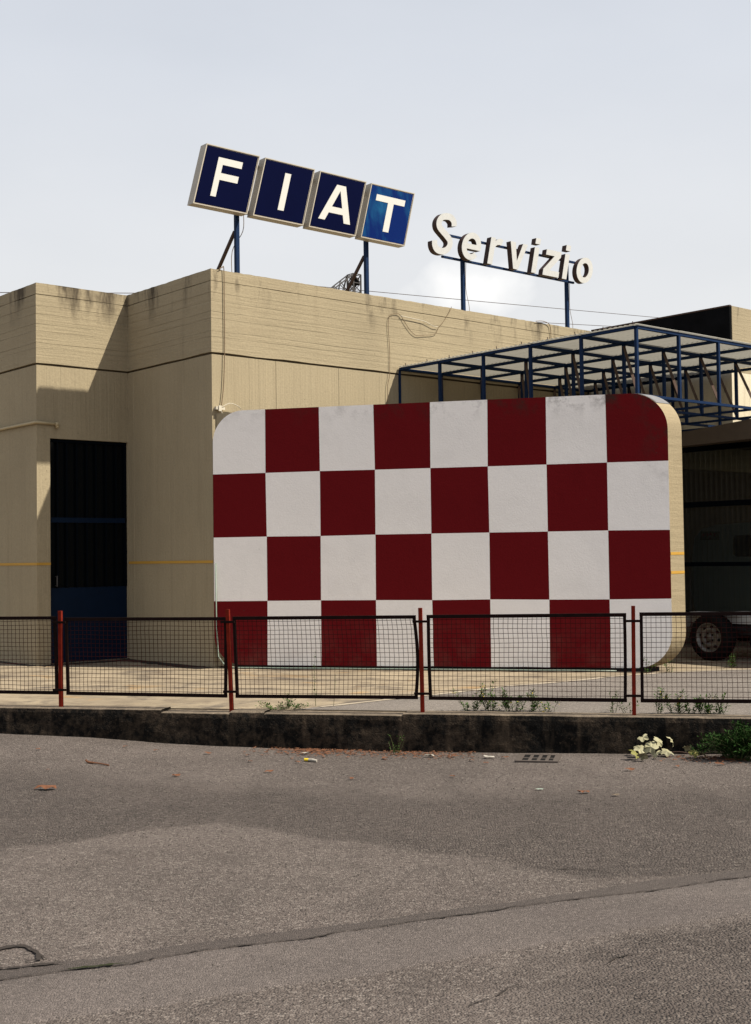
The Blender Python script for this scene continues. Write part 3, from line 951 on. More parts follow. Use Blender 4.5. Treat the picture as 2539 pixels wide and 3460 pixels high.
cable(smooth2([(6.05, 5.01), (6.2, 5.03), (6.34, 5.01), (6.39, 4.95), (6.4, 4.79), (6.4, 4.3)]), 0.006, M_cable, 'short cable dropping from the roof edge to the canopy below the last letters')
m = MB().box(0.03, 0.16, -0.05, -0.008, 3.225, 3.262).box(0.06, 0.10, -0.065, -0.05, 3.205, 3.275)
m.tube(smooth2([(0.10, -0.05, 3.25), (0.22, -0.07, 3.31), (0.36, -0.06, 3.28), (0.44, -0.04, 3.22)]), 0.005, 5)
m.tube(smooth2([(0.09, -0.055, 3.22), (0.13, -0.08, 3.12), (0.16, -0.07, 3.02)]), 0.004, 5)
solo('cable_clamp', m, M_cable_w, FB, 'small cable clamp with loose wires at the top left of the checkered wall', 'clamp', base=(0.09, -0.01, 3.24))

# ------------------------------------------------------------------ checkered wall
CW, CH, ZC0 = 0.6909, 0.78653, 0.0451
bx_, by_ = math.cos(YAW + YC), math.sin(YAW + YC)                       # facade direction seen in the wall frame
TH = 0.262
chk = thing('checkered_wall', 'free-standing wall with rounded corners painted in dark red and white checks', 'wall', FC)
Wd, Ht = 8 * CW, 4 * CH
RAD = [0.36, 0.40, 0.42, 0.40]                                           # bl, br, tr, tl


def rrect(x0, x1, z0, z1, rads, n=14):
    out = []
    for (cx, cz, a0, r) in ((x0 + rads[0], z0 + rads[0], 180, rads[0]), (x1 - rads[1], z0 + rads[1], 270, rads[1]), (x1 - rads[2], z1 - rads[2], 0, rads[2]), (x0 + rads[3], z1 - rads[3], 90, rads[3])):
        if r < 1e-6: out.append((cx, cz)); continue
        out += [(cx + r * math.cos(math.radians(a0 + 90 * k / n)), cz + r * math.sin(math.radians(a0 + 90 * k / n))) for k in range(n + 1)]
    return out


outline = rrect(0, Wd, ZC0, ZC0 + Ht, RAD)
part('slab', MB().prism([outline], 0.0, TH, lambda x, z, d: (x + bx_ * d, by_ * d, z)), M_slab, chk)
JX = {(a, b): (rnd.uniform(-.006, .006) if 0 < a < 8 else 0.0) for a in range(9) for b in range(5)}
JZ = {(a, b): (rnd.uniform(-.004, .004) if 0 < b < 4 else 0.0) for a in range(9) for b in range(5)}
for i in range(8):
    for j in range(4):
        x0, x1, z0, z1 = i * CW + 0.0001, (i + 1) * CW - 0.0001, ZC0 + j * CH + 0.0001, ZC0 + (j + 1) * CH - 0.0001
        r = [0, 0, 0, 0]
        if i == 0 and j == 0: r[0] = RAD[0] - .001
        if i == 7 and j == 0: r[1] = RAD[1] - .001
        if i == 7 and j == 3: r[2] = RAD[2] - .001
        if i == 0 and j == 3: r[3] = RAD[3] - .001
        lp = rrect(x0, x1, z0, z1, r)
        J = lambda a, b: Vector((JX[a, b], JZ[a, b]))
        lp2 = []
        for (px, pz) in lp:
            sx, tz = min(1, max(0, (px - x0) / (x1 - x0))), min(1, max(0, (pz - z0) / (z1 - z0)))
            q = (J(i, j) * (1 - sx) + J(i + 1, j) * sx) * (1 - tz) + (J(i, j + 1) * (1 - sx) + J(i + 1, j + 1) * sx) * tz
            lp2.append((px + q.x, pz + q.y))
        lp = lp2
        white = (i + j) % 2 == 1
        part('painted_square', MB().prism([lp], -0.003, 0.0015, lambda x, z, d: (x, d, z)), M_white_sq if white else M_red_sq, chk,
             label='white painted square' if white else 'dark red painted square')
fl_ = [(0.012, 0.09), (0.50, 0.09), (0.50, 0.20), (0.09, 0.20)]
part('backing_wall', MB().prism([fl_], 0.02, ZC0 + Ht - 0.012, lambda x, y, d: (x, y, d)), M_wall, chk)
# yellow marks on the end face and the dark footing
for z in (1.346, 1.13):
    a = Vector((Wd, 0, 0)); bdir = Vector((bx_, by_, 0)); nrm = Vector((by_, -bx_, 0))
    m = MB()
    pts = [a + bdir * 0.004 + nrm * 0.003, a + bdir * (TH - .004) + nrm * 0.003]
    m.v = [tuple(p + Vector((0, 0, z + s_))) for s_ in (-0.016, 0.016) for p in pts] + [tuple(p - nrm * 0.004 + Vector((0, 0, z + s_))) for s_ in (-0.016, 0.016) for p in pts]
    m.f = [(0, 1, 3, 2), (4, 6, 7, 5), (0, 4, 5, 1), (2, 3, 7, 6), (0, 2, 6, 4), (1, 5, 7, 3)]
    part('yellow_line', m, M_yellow, chk)
f0, f1 = 0.25, Wd - 0.27
part('footing', MB().prism([[(f0, 0.03), (f1, 0.03), (f1 + bx_ * .2, .03 + by_ * .2), (f0 + bx_ * .2, .03 + by_ * .2)]], -0.05, ZC0 + 0.004, lambda x, y, d: (x, y, d)), M_bitum, chk)
cp = []
for k in range(12):
    a_ = math.radians(14 + 70 * k / 11)
    cp.append((Wd - RAD[2] + (RAD[2] + .006) * math.cos(a_), ZC0 + Ht - RAD[2] + (RAD[2] + .006) * math.sin(a_)))
cp2 = [(Wd - RAD[2] + (RAD[2] + .001) * math.cos(math.radians(14 + 70 * k / 11)), ZC0 + Ht - RAD[2] + (RAD[2] + .001) * math.sin(math.radians(14 + 70 * k / 11))) for k in range(12)]
part('felt_cap', MB().prism([cp[5:] + cp2[5:][::-1]], 0.004, TH - .004, lambda x, z, d: (x + bx_ * d, by_ * d, z)), M_roofgrey, chk)
hp = [(0.03, -0.02, 1.3), (0.035, -0.02, 0.5), (0.06, -0.03, 0.15), (0.16, -0.045, 0.028)] + [(0.3 + k * 0.2, -0.05 + 0.012 * math.sin(k * 1.3), 0.016) for k in range(24)]
solo('garden_hose', MB().tube(hp, 0.008, 7), M_hose, FC, 'pale grey-green hose lying along the foot of the checkered wall', 'hose', base=(0.3, -0.05, 0), smooth=True)

# ------------------------------------------------------------------ FIAT roof sign
SV, SZ0, SH, SK = 0.03, 5.795, 0.80, 0.265
fs = thing('rooftop_letter_sign', 'large slanted roof sign of four blue boxes reading FIAT on posts', 'sign', FB, (1.6, SV + 0.1, ZT))


def sl(x, z, d): return (x + SK * z, d, SZ0 + z)


def rect(x0, x1, z0, z1): return [(x0, z0), (x1, z0), (x1, z1), (x0, z1)]


LET = {
    'F': [[(.22, .142), (.302, .142), (.302, .37), (.577, .37), (.577, .461), (.302, .461), (.302, .572), (.592, .572), (.592, .662), (.22, .662)]],
    'I': [rect(.362, .460, .142, .656)],
    'A': [[(.127, .142), (.240, .142), (.283, .255), (.530, .255), (.573, .142), (.687, .142), (.488, .662), (.330, .662)], [(.317, .345), (.409, .585), (.498, .345)]],
    'T': [[(.366, .146), (.474, .146), (.474, .570), (.677, .570), (.677, .662), (.135, .662), (.135, .570), (.366, .570)]],
}
BW = 0.825
for x0, ch in zip((-0.243, 0.671, 1.587, 2.505), 'FIAT'):
    bxo = part('sign_box', MB().prism([rect(x0, x0 + BW, 0, SH)], SV, SV + 0.125, sl), M_alu, fs)
    part('sign_face', MB().prism([rect(x0 + .022, x0 + BW - .022, .022, SH - .022)], SV - 0.004, SV + 0.01, sl), M_fade if ch == 'T' else M_navy, bxo,
         label='sun-faded lighter blue sign face' if ch == 'T' else None)
    part('letter_' + ch.lower() if False else 'letter', MB().prism([[(x0 + x, z) for x, z in lp] for lp in LET[ch]], SV - 0.008, SV - 0.0045, sl), M_letter, bxo, label='white letter ' + ch)
    lip = 0.012
    tr = MB()
    for (a, b, c, d) in ((0, BW, 0, lip), (0, BW, SH - lip, SH), (0, lip, lip + .0005, SH - lip - .0005), (BW - lip, BW, lip + .0005, SH - lip - .0005)):
        tr.prism([rect(x0 + a, x0 + b, c, d)], SV - 0.011, SV - 0.0002, sl)
    part('trim', tr, M_alu, bxo)
for u in (0.532, 2.743):
    part('post', MB().bar((u, SV + 0.16, 4.9), (u, SV + 0.16, 6.45), 0.052, 0.052), M_blue, fs)
    part('brace', MB().bar((u - .01, SV + 0.19, 5.60), (u - .01, SV + 0.80, 4.93), 0.035, 0.035), M_brace, fs)
for z in (0.07, 0.70):
    part('rail', MB().bar((-0.1 + SK * z, SV + 0.145, SZ0 + z), (3.2 + SK * z, SV + 0.145, SZ0 + z), 0.035, 0.045), M_blue, fs)
part('cable', MB().tube(smooth2([(0.60, SV + .1, 5.83), (0.60, SV + .12, 5.6), (0.52, SV + .25, 5.35), (0.52, SV + .25, 4.97)]), 0.005, 5), M_cable, fs)

# ------------------------------------------------------------------ Servizio roof sign
ZV, KV = 5.789, 0.24
ss = thing('rooftop_script_sign', 'grey-white raised letters reading Servizio on two blue rails above the roof', 'sign', FB, (5.7, SV + 0.1, ZT))


def sv(x, z, d): return (x + KV * z, d, ZV + z)


def stroke(center, w):
    pts = smooth2(center, 7)
    L_, R_ = [], []
    n = len(pts)
    for i, (x, z) in enumerate(pts):
        a, b = pts[max(i - 1, 0)], pts[min(i + 1, n - 1)]
        t = Vector((b[0] - a[0], b[1] - a[1])).normalized()
        L_.append((x - t.y * w / 2, z + t.x * w / 2)); R_.append((x + t.y * w / 2, z - t.x * w / 2))
    return L_ + R_[::-1]


def ell(cx, cz, rx, rz, a0, a1, n=22):
    return [(cx + rx * math.cos(math.radians(a0 + (a1 - a0) * k / n)), cz + rz * math.sin(math.radians(a0 + (a1 - a0) * k / n))) for k in range(n + 1)]


sw = 0.100
S_ = [stroke([(4.225, .455), (4.205, .525), (4.135, .575), (4.055, .580), (3.965, .555), (3.915, .480), (3.935, .405), (4.010, .350), (4.100, .295), (4.185, .230), (4.200, .150), (4.150, .075), (4.060, .045), (3.960, .060), (3.905, .115), (3.885, .185)], sw)]
ex, ez, erx, erz = 4.645, .212, .200, .214
irx, irz = erx - .098, erz - .092
yb, yt = .165, .245
ao = math.degrees(math.asin((yb - ez) / erz)); ai = 180 - math.degrees(math.asin((yb - ez) / irz))
at_ = math.degrees(math.asin((yt - ez) / irz))
e_ = [ell(ex, ez, erx, erz, ao, 318, 34) + ell(ex, ez, irx, irz, 318, ai, 20), ell(ex, ez, irx, irz, at_, 180 - at_, 16)]
r_ = [[(5.03, 0), (5.135, 0), (5.135, .245), (5.150, .290), (5.185, .318), (5.235, .325), (5.268, .318), (5.300, .405), (5.262, .424), (5.205, .420), (5.160, .400), (5.135, .372), (5.125, .422), (5.03, .422)]]
v_ = [[(5.605, 0), (5.710, 0), (5.855, .424), (5.745, .424), (5.660, .130), (5.575, .424), (5.460, .424)]]
i_ = [rect(6.02, 6.126, 0, .415)]
id_ = [rect(6.02, 6.130, .472, .565)]
z_ = [[(6.285, 0), (6.665, 0), (6.665, .092), (6.430, .092), (6.655, .335), (6.655, .424), (6.300, .424), (6.300, .335), (6.505, .335), (6.285, .095)]]
i2 = [rect(6.752, 6.858, 0, .415)]
i2d = [rect(6.752, 6.862, .472, .565)]
o_ = [ell(7.275, .212, .200, .216, 0, 354, 40), ell(7.275, .212, .102, .122, 0, 354, 32)]
for ch, lps, dot in (('S', S_, None), ('e', e_, None), ('r', r_, None), ('v', v_, None), ('i', i_, id_), ('z', z_, None), ('i', i2, i2d), ('o', o_, None)):
    m = MB().prism(lps, SV, SV + 0.09, sv)
    if dot: m.prism(dot, SV, SV + 0.09, sv)
    lo_ = part('letter', m, M_chan, ss, label='raised letter ' + ch)
    m = MB().prism(lps, SV - 0.005, SV - 0.0005, sv)
    if dot: m.prism(dot, SV - 0.005, SV - 0.0005, sv)
    part('letter_face', m, M_acryl, lo_)
for z in (0.0, 0.338):
    part('rail', MB().bar((4.20 + KV * z, SV + 0.13, ZV + z + .01), (7.2 + KV * z, SV + 0.13, ZV + z + .01), 0.032, 0.032), M_blue, ss)
for u in (4.715, 7.117):
    part('post', MB().bar((u, SV + 0.21, 4.9), (u, SV + 0.21, ZV + 0.35), 0.052, 0.052), M_blue, ss)
    part('cable', MB().tube(smooth2([(u + .03, SV + .17, ZV), (u + .02, SV + .17, 5.4), (u + .09, SV + .17, 5.1), (u + .08, SV + .2, 4.95)]), 0.004, 4), M_cable, ss)

# ------------------------------------------------------------------ canopy
can = thing('space_frame_canopy', 'blue steel space-frame canopy roofed with pale translucent sheets', 'canopy', FB, (3.168, -4.145, 3.2))
MD = 0.829; U0, V0 = 3.168, -4.145
ZTOP, ZBOT = 4.025, 3.205


def has(i, j): return (i <= 5) or j <= 1


NI = 9


def node(i, j, z): return (U0 + MD * i, V0 + MD * j, z)


T_ = 0.039
mem = {}
for j in range(6):
    for i in range(NI):
        if not has(i, j): continue
        p = node(i, j, ZTOP - T_ / 2)
        if i + 1 < NI and has(i + 1, j):
            part('top_chord', MB().bar(node(i, j, ZTOP - T_ / 2), node(i + 1, j, ZTOP - T_ / 2), T_, T_), M_blue, can)
            part('bottom_chord', MB().bar(node(i, j, ZBOT), node(i + 1, j, ZBOT), 0.032, 0.032), M_blue, can)
        if j + 1 < 6 and has(i, j + 1):
            a, b = list(node(i, j, ZTOP - T_ / 2)), list(node(i, j + 1, ZTOP - T_ / 2))
            a[1] += T_ / 2 + .001; b[1] -= T_ / 2 + .001
            part('top_chord', MB().bar(a, b, T_, T_ - .003), M_blue, can)
            a, b = list(node(i, j, ZBOT)), list(node(i, j + 1, ZBOT)); a[1] += .018; b[1] -= .018
            part('bottom_chord', MB().bar(a, b, 0.030, 0.030), M_blue, can)
        part('upright', MB().bar(node(i, j, ZBOT + .017), node(i, j, ZTOP - T_ - .001), 0.036, 0.036), M_blue, can)
        if i + 1 < NI and j + 1 < 6 and has(i + 1, j + 1) and has(i, j):
            a, b = Vector(node(i + 1, j + 1, ZTOP - T_ - .01)), Vector(node(i, j, ZBOT + .03))
            d = (b - a).normalized()
            part('diagonal', MB().bar(a + d * .03, b - d * .03, 0.034, 0.012), M_brace, can)
# roof sheets, corrugated
for j in range(5):
    for i in range(NI - 1):
        if not (has(i + 1, j + 1) or (j == 0)): continue
        if i > 4 and j > 0: continue
        x0, x1 = U0 + MD * i - (0.03 if i == 0 else 0.0), U0 + MD * (i + 1) + 0.012
        y0, y1 = V0 + MD * j - (0.04 if j == 0 else 0.0), V0 + MD * (j + 1) + (0.012 if j < 4 else -0.03)
        zz = ZTOP + 0.012 + 0.0025 * ((i + j) % 2) + 0.0012 * (i % 3)
        m = MB(); nw = 44
        for k in range(nw + 1):
            y = y0 + (y1 - y0) * k / nw
            z = zz + 0.008 * math.sin(y * 2 * math.pi / 0.076)
            m.v += [(x0, y, z), (x1, y, z)]
        m.f = [(2 * k, 2 * k + 1, 2 * k + 3, 2 * k + 2) for k in range(nw)]
        part('roof_sheet', m, M_sheet, can, smooth=True)
for j in range(10):
    v = V0 + 0.03 + j * 0.44
    part('sheet_hook', MB().bar((U0 - .01, v, ZTOP + .01), (U0 - .01, v + .012, ZTOP + .05), 0.008, 0.008), M_brace, can)

# ------------------------------------------------------------------ garage with smoked doors
gar = thing('low_garage', 'low dark garage with brown lintel and smoked corrugated doors', 'garage', FB, (6.5, -2.3, 0))
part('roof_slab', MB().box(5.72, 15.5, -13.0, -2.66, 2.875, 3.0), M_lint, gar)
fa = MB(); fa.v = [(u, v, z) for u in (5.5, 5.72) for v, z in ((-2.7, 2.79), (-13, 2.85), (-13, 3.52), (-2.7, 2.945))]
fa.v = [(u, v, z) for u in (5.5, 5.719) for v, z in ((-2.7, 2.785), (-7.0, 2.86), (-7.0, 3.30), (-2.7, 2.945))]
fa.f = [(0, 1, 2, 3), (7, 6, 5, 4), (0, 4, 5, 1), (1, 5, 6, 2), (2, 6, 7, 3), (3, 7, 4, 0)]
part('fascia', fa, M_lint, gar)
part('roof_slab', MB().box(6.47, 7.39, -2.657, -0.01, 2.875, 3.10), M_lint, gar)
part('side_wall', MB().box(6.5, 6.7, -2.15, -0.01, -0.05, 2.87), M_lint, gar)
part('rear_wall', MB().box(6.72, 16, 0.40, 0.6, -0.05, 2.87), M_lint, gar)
gd = part('door', MB().box(6.50, 6.55, -12.9, -2.16, 2.80, 2.872), M_doorbar, gar)
m = MB(); k = 0
v = -2.16
vs_ = []
while v > -7.6:
    for dv, du in ((0, 0), (0.030, 0), (0.042, 0.022), (0.072, 0.022)):
        vs_.append((6.535 + du, v - dv))
    v -= 0.0845
m.v = [(u, vv, z) for u, vv in vs_ for z in (0.50, 2.80)]
m.f = [(2 * k, 2 * k + 1, 2 * k + 3, 2 * k + 2) for k in range(len(vs_) - 1)]
part('corrugated_sheet', m, M_smoke, gd)
for z0, z1 in ((2.00, 2.075), (1.16, 1.215), (0.46, 0.52)):
    part('door_rail', MB().box(6.495, 6.53, -7.6, -2.16, z0, z1), M_doorbar, gd)
part('door_stile', MB().box(6.49, 6.55, -7.68, -7.605, 0.02, 2.79), M_doorbar, gd)
part('door_stile', MB().box(6.49, 6.56, -2.22, -2.155, 0.02, 2.79), M_doorbar, gd)

# van parked inside
van = thing('parked_van', 'white van standing dimly behind the smoked garage doors', 'van', FB, (8.7, -3.4, 0))
prof = [(-1.50, .42), (-1.44, .75), (-1.46, 1.30), (-1.52, 1.58), (-1.66, 1.72), (-1.90, 1.775), (-2.6, 1.80), (-4.6, 1.80), (-5.0, 1.70), (-5.2, 1.2), (-5.6, 1.02), (-5.75, .9), (-5.75, .42)]
part('body', MB().prism([prof], 8.0, 9.55, lambda y, z, d: (d, y, z)), M_van, van)
part('window', MB().prism([rrect(-3.0, -2.22, 1.28, 1.61, [.06] * 4, 5)], 7.990, 7.998, lambda y, z, d: (d, y, z)), M_glass, van)
part('window', MB().prism([rrect(-4.5, -3.3, 1.15, 1.62, [.06] * 4, 5)], 7.990, 7.998, lambda y, z, d: (d, y, z)), M_glass, van)
sp = part('sticker', MB().prism([[(-1.632, 1.548), (-1.975, 1.542), (-1.99, 1.673), (-1.648, 1.681)]], 7.985, 7.989, lambda y, z, d: (d, y, z)), M_paper, van)
pj = {'F': [[(0, 0), (.22, 0), (.22, .4), (.6, .4), (.6, .6), (.22, .6), (.22, .8), (.75, .8), (.75, 1), (0, 1)]], 'I': [rect(.1, .4, 0, 1)],
      'A': [[(0, 0), (.24, 0), (.3, .2), (.55, .2), (.61, 0), (.85, 0), (.55, 1), (.3, 1)]], 'T': [[(.3, 0), (.55, 0), (.55, .8), (.85, .8), (.85, 1), (0, 1), (0, .8), (.3, .8)]]}
cx = -1.68
for ch, wd in zip('FIAT', (.07, .04, .075, .07)):
    dz = 0.014 if ch == 'A' else 0.0
    part('letter', MB().prism([[(cx - x * .075, 1.60 + dz + z * .048) for x, z in lp] for lp in pj[ch]], 7.981, 7.9845, lambda y, z, d: (d, y, z)), M_redtxt, sp)
    cx -= wd
part('letter', MB().prism([[(-1.79 - x * .05, 1.556 + z * .032) for x, z in lp] for lp in pj['A']], 7.981, 7.9845, lambda y, z, d: (d, y, z)), M_redtxt, sp)


def wheel(parent, u_face, vc, zc_, R, wd, sgn):
    """axis along x; outer face towards -x when sgn = 1"""
    X = lambda d: d * sgn
    w0 = part('wheel', MB().lathe([(X(.03), R * .60), (X(.0), R * .66), (X(-.004), R * .80), (X(.012), R * .95), (X(.035), R * .995), (X(wd - .035), R * .995), (X(wd - .012), R * .95), (X(wd), R * .8), (X(wd), R * .3)], (u_face, vc, zc_), 'x', 40), M_tyre, parent, smooth=True)
    tr = MB()
    for k in range(44):
        a = 2 * math.pi * k / 44
        for q in range(4):
            xa = u_face + X(.036 + q * (wd - .07) / 4 + .003); xb = u_face + X(.036 + (q + 1) * (wd - .07) / 4 - .004)
            p0 = Vector((xa, vc + math.cos(a) * R, zc_ + math.sin(a) * R)); a2 = a + 0.06
            p1 = Vector((xb, vc + math.cos(a2) * R, zc_ + math.sin(a2) * R))
            tr.bar(p0, p1, 0.022, 0.010, up=(0, math.cos(a), math.sin(a)))
    part('tread', tr, M_tyre, w0, kind='stuff')
    rm = part('rim', MB().lathe([(X(.022), R * .66), (X(.006), R * .645), (X(.010), R * .60), (X(.045), R * .56), (X(.055), R * .50), (X(.03), R * .40), (X(.026), R * .30), (X(.05), R * .27), (X(.05), R * .14), (X(.03), R * .12), (X(.03), 0.001)], (u_face, vc, zc_), 'x', 36), M_rim, w0, smooth=True)
    hl = MB()
    for k in range(8):
        a = 2 * math.pi * k / 8 + .2
        hl.lathe([(X(.033), 0.0005), (X(.033), R * .065), (X(.05), R * .07)], (u_face, vc + math.cos(a) * R * .45, zc_ + math.sin(a) * R * .45), 'x', 10)
    for k in range(5):
        a = 2 * math.pi * k / 5
        hl.lathe([(X(.020), 0.0005), (X(.020), R * .045), (X(.03), R * .048)], (u_face, vc + math.cos(a) * R * .2, zc_ + math.sin(a) * R * .2), 'x', 8)
    part('wheel_hole', hl, M_hole, w0)
    return w0


wheel(van, 8.03, -2.3, 0.30, 0.30, 0.18, 1)
wheel(van, 8.03, -4.9, 0.30, 0.30, 0.18, 1)

# flat trailer standing in front of the doors
trl = thing('flatbed_trailer', 'grey flatbed trailer on black chassis in front of the garage doors', 'trailer', FB, (5.4, -4.6, 0))
part('deck', MB().box(4.97, 6.15, -7.2, -3.56, 0.455, 0.555), M_grey, trl)
part('fender', MB().prism([[(-3.50, .40), (-3.58, .575), (-3.66, .60), (-4.3, .60), (-4.3, .575), (-3.67, .575), (-3.60, .55), (-3.53, .40)]], 4.80, 4.965, lambda y, z, d: (d, y, z)), M_grey, trl)
part('side_rail', MB().box(5.02, 5.10, -7.2, -3.62, 0.32, 0.452), M_chassis, trl)
part('side_rail', MB().box(5.95, 6.03, -7.2, -3.62, 0.32, 0.452), M_chassis, trl)
part('axle', MB().tube([(4.8, -3.985, 0.285), (6.2, -3.985, 0.285)], 0.035, 10), M_chassis, trl)
part('cross_member', MB().box(5.1, 5.95, -4.6, -4.5, 0.33, 0.44), M_chassis, trl)
part('spring', MB().bar((5.0, -4.35, .40), (5.0, -3.62, .38), 0.05, 0.05), M_chassis, trl)
part('fuel_tank', MB().lathe([(-4.9, .001), (-4.9, .12), (-4.3, .12), (-4.3, .001)], (5.25, 0, .24), 'y', 20), M_chassis, trl)
wheel(trl, 4.70, -3.985, 0.288, 0.288, 0.215, 1)
wheel(trl, 6.42, -3.985, 0.288, 0.288, 0.215, -1)
wheel(trl, 4.70, -6.4, 0.288, 0.288, 0.215, 1)

# ------------------------------------------------------------------ lattice mast and wires behind the roof
PV = 4.0
lat = thing('lattice_gantry', 'grey steel lattice gantry end rising behind the roof parapet', 'gantry', FB, (5.6, PV, ZT - .02))
ux0, ux1, zl0, zl1 = 5.716, 5.89, ZT - .02, 6.44
dp = 0.17
for u in (ux0, ux1):
    for v in (PV, PV + dp):
        part('leg', MB().bar((u, v, zl0), (u, v, zl1), 0.022), M_lat, lat)
m = MB()
for k in range(9):
    za, zb = zl0 + (zl1 - zl0) * k / 9, zl0 + (zl1 - zl0) * (k + 1) / 9
    s_ = k % 2
    for v in (PV, PV + dp):
        m.bar((ux0 if s_ else ux1, v, za), (ux1 if s_ else ux0, v, zb), 0.013)
        m.bar((ux0, v, zb), (ux1, v, zb), 0.013)
    for u in (ux0, ux1):
        m.bar((u, PV if s_ else PV + dp, za), (u, PV + dp if s_ else PV, zb), 0.013)
        m.bar((u, PV, zb), (u, PV + dp, zb), 0.013)
part('lacing', m, M_lat, lat)
A0, A1 = Vector((5.70, PV, 6.42)), Vector((3.9, PV, 5.10))
B0, B1 = Vector((5.70, PV, 6.16)), Vector((4.25, PV, 5.10))
arm = MB()
for v in (0, dp):
    o_v = Vector((0, v, 0))
    arm.bar(A0 + o_v, A1 + o_v, 0.02); arm.bar(B0 + o_v, B1 + o_v, 0.02)
    for k in range(12):
        t0, t1 = k / 12, (k + 1) / 12
        arm.bar(A0.lerp(A1, t0) + o_v, B0.lerp(B1, t1) + o_v, 0.012); arm.bar(B0.lerp(B1, t0) + o_v, A0.lerp(A1, t1) + o_v, 0.012)
part('sloping_arm', arm, M_lat, lat)
part('motor_box', MB().box(5.78, 5.87, PV + .02, PV + .15, 6.25, 6.38), M_black, lat)


def wire(p, q, sag, label):
    p, q = Vector(p), Vector(q)
    pts = [p.lerp(q, k / 24) - Vector((0, 0, sag * 4 * (k / 24) * (1 - k / 24))) for k in range(25)]
    solo('overhead_wire', MB().tube(pts, 0.011, 4), M_brace, FB, label, 'wire', 'overhead wires behind the workshop', base=tuple(p))


wire((-6, 20, 7.33), (13, 20, 9.66), 0.0, 'thin overhead wire passing behind the left parapet')
wire((14, 20, 10.28), (52, 20, 12.5), 0.02, 'thin overhead wire crossing the sky behind the sign posts')
wire((25, 20, 10.22), (50, 20, 12.1), 0.0, 'lower thin overhead wire just above the roof left of the canopy')

# ------------------------------------------------------------------ plants
def leaf_quad(m, p, d, ln, wd, up):
    d = d.normalized(); s_ = d.cross(up)
    if s_.length < 1e-3: s_ = Vector((1, 0, 0))
    s_.normalize()
    n_ = s_.cross(d)
    m.add([p, p + d * ln * .45 + s_ * wd * .5 + n_ * ln * .05, p + d * ln, p + d * ln * .45 - s_ * wd * .5 + n_ * ln * .05], [(0, 1, 2, 3)])


def weed(fr, base, label, group, h, stems, spread, leaf=0.030, flower=0, mat=None, rz=None, dens=36, name='weed_plant', cat='weed'):
    t = thing(name, label, cat, fr, base, group)
    r = random.Random(hash((round(base[0] * 100), round(base[1] * 100))) & 0xffff)
    st, lf, fl = MB(), MB(), MB()
    B = Vector(base)
    for s_ in range(stems):
        a = r.uniform(0, 2 * math.pi); rr = spread * math.sqrt(r.random())
        p = B + Vector((math.cos(a) * rr * .6, math.sin(a) * rr * .35, -0.005))
        hh = h * r.uniform(0.35, 1.12)
        tip = p + Vector((math.cos(a) * rr * .7 + r.uniform(-.05, .05), math.sin(a) * rr * .4 + r.uniform(-.03, .03), hh))
        mid = p.lerp(tip, .5) + Vector((r.uniform(-.02, .02), r.uniform(-.02, .02), 0))
        pts = smooth2([tuple(p), tuple(mid), tuple(tip)], 4)
        st.tube(pts, [0.0028 * (1 - .6 * k / (len(pts) - 1)) for k in range(len(pts))], 4)
        for k in range(dens):
            q = r.uniform(.12, 1.0); i = min(int(q * (len(pts) - 1)), len(pts) - 2)
            pp = Vector(pts[i]).lerp(Vector(pts[i + 1]), q * (len(pts) - 1) - i)
            d = Vector((r.uniform(-1, 1), r.uniform(-1, 1), r.uniform(-.1, .9)))
            pp = pp + d.normalized() * r.uniform(0, 0.02)
            leaf_quad(lf, pp, d, leaf * r.uniform(.6, 1.3), leaf * r.uniform(.3, .5), Vector((r.uniform(-.4, .4), r.uniform(-.4, .4), 1)))
        for k in range(flower):
            pp = Vector(tip) + Vector((r.uniform(-.02, .02), r.uniform(-.02, .02), r.uniform(-.05, .012)))
            for z in range(2):
                leaf_quad(fl, pp, Vector((r.uniform(-1, 1), r.uniform(-1, 1), .3)), .013, .011, Vector((0, 0, 1)))
    part('stem', st, M_stem, t)
    part('leaves', lf, mat or M_leafg, t, kind='stuff')
    if flower: part('flowers', fl, M_flower, t, kind='stuff')
    return t


WG = 'weeds along the kerb'
weed(FF, (0.75, 0.30, 0), 'leafy yellow-flowered weed just right of the middle red post', WG, .17, 7, .12, flower=3)
weed(FF, (0.93, 0.31, 0), 'tallest bushy yellow-flowered weed under the wide mesh panel', WG, .23, 9, .11, flower=3)
weed(FF, (1.12, 0.31, 0), 'dense green weed right of the tallest bushy yellow-flowered one', WG, .18, 9, .12, flower=2)
weed(FF, (1.27, 0.31, 0), 'thin yellow-flowered weed between the dense clump and its low neighbour', WG, .20, 6, .09, flower=2)
weed(FF, (1.42, 0.31, 0), 'low sparse weed at the right end of the flowered clump', WG, .11, 5, .11, flower=2, dens=16)
weed(FF, (1.97, 0.30, 0), 'wispy weed left of the rightmost red post', WG, .18, 4, .06, dens=13)
weed(FF, (2.09, 0.30, 0), 'wispy low weed touching the rightmost red post', WG, .15, 4, .07, dens=11)
weed(FF, (2.36, 0.29, 0), 'single upright dark weed first right of the rightmost red post', WG, .19, 4, .035, flower=1)
weed(FF, (2.51, 0.30, 0), 'broad leaning weed second right of the rightmost red post', WG, .20, 8, .10, flower=2)
weed(FF, (2.62, 0.30, 0), 'small leaning weed between the two broad weeds at the right', WG, .17, 4, .05, flower=1)
weed(FF, (2.73, 0.31, 0), 'low broad dense weed before the last upright one at the right', WG, .15, 9, .11, flower=1)
weed(FF, (2.85, 0.31, 0), 'last upright leaning weed at the right under the fence', WG, .19, 5, .045, flower=1)
weed(FF, (-0.92, 0.30, 0), 'short grassy tuft at the start of the asphalt joint', WG, .06, 26, .20, leaf=.03, dens=7)
weed(FF, (-0.90, 0.33, 0), 'slim pale seedling growing from the grassy tuft', WG, .17, 3, .04, dens=18)
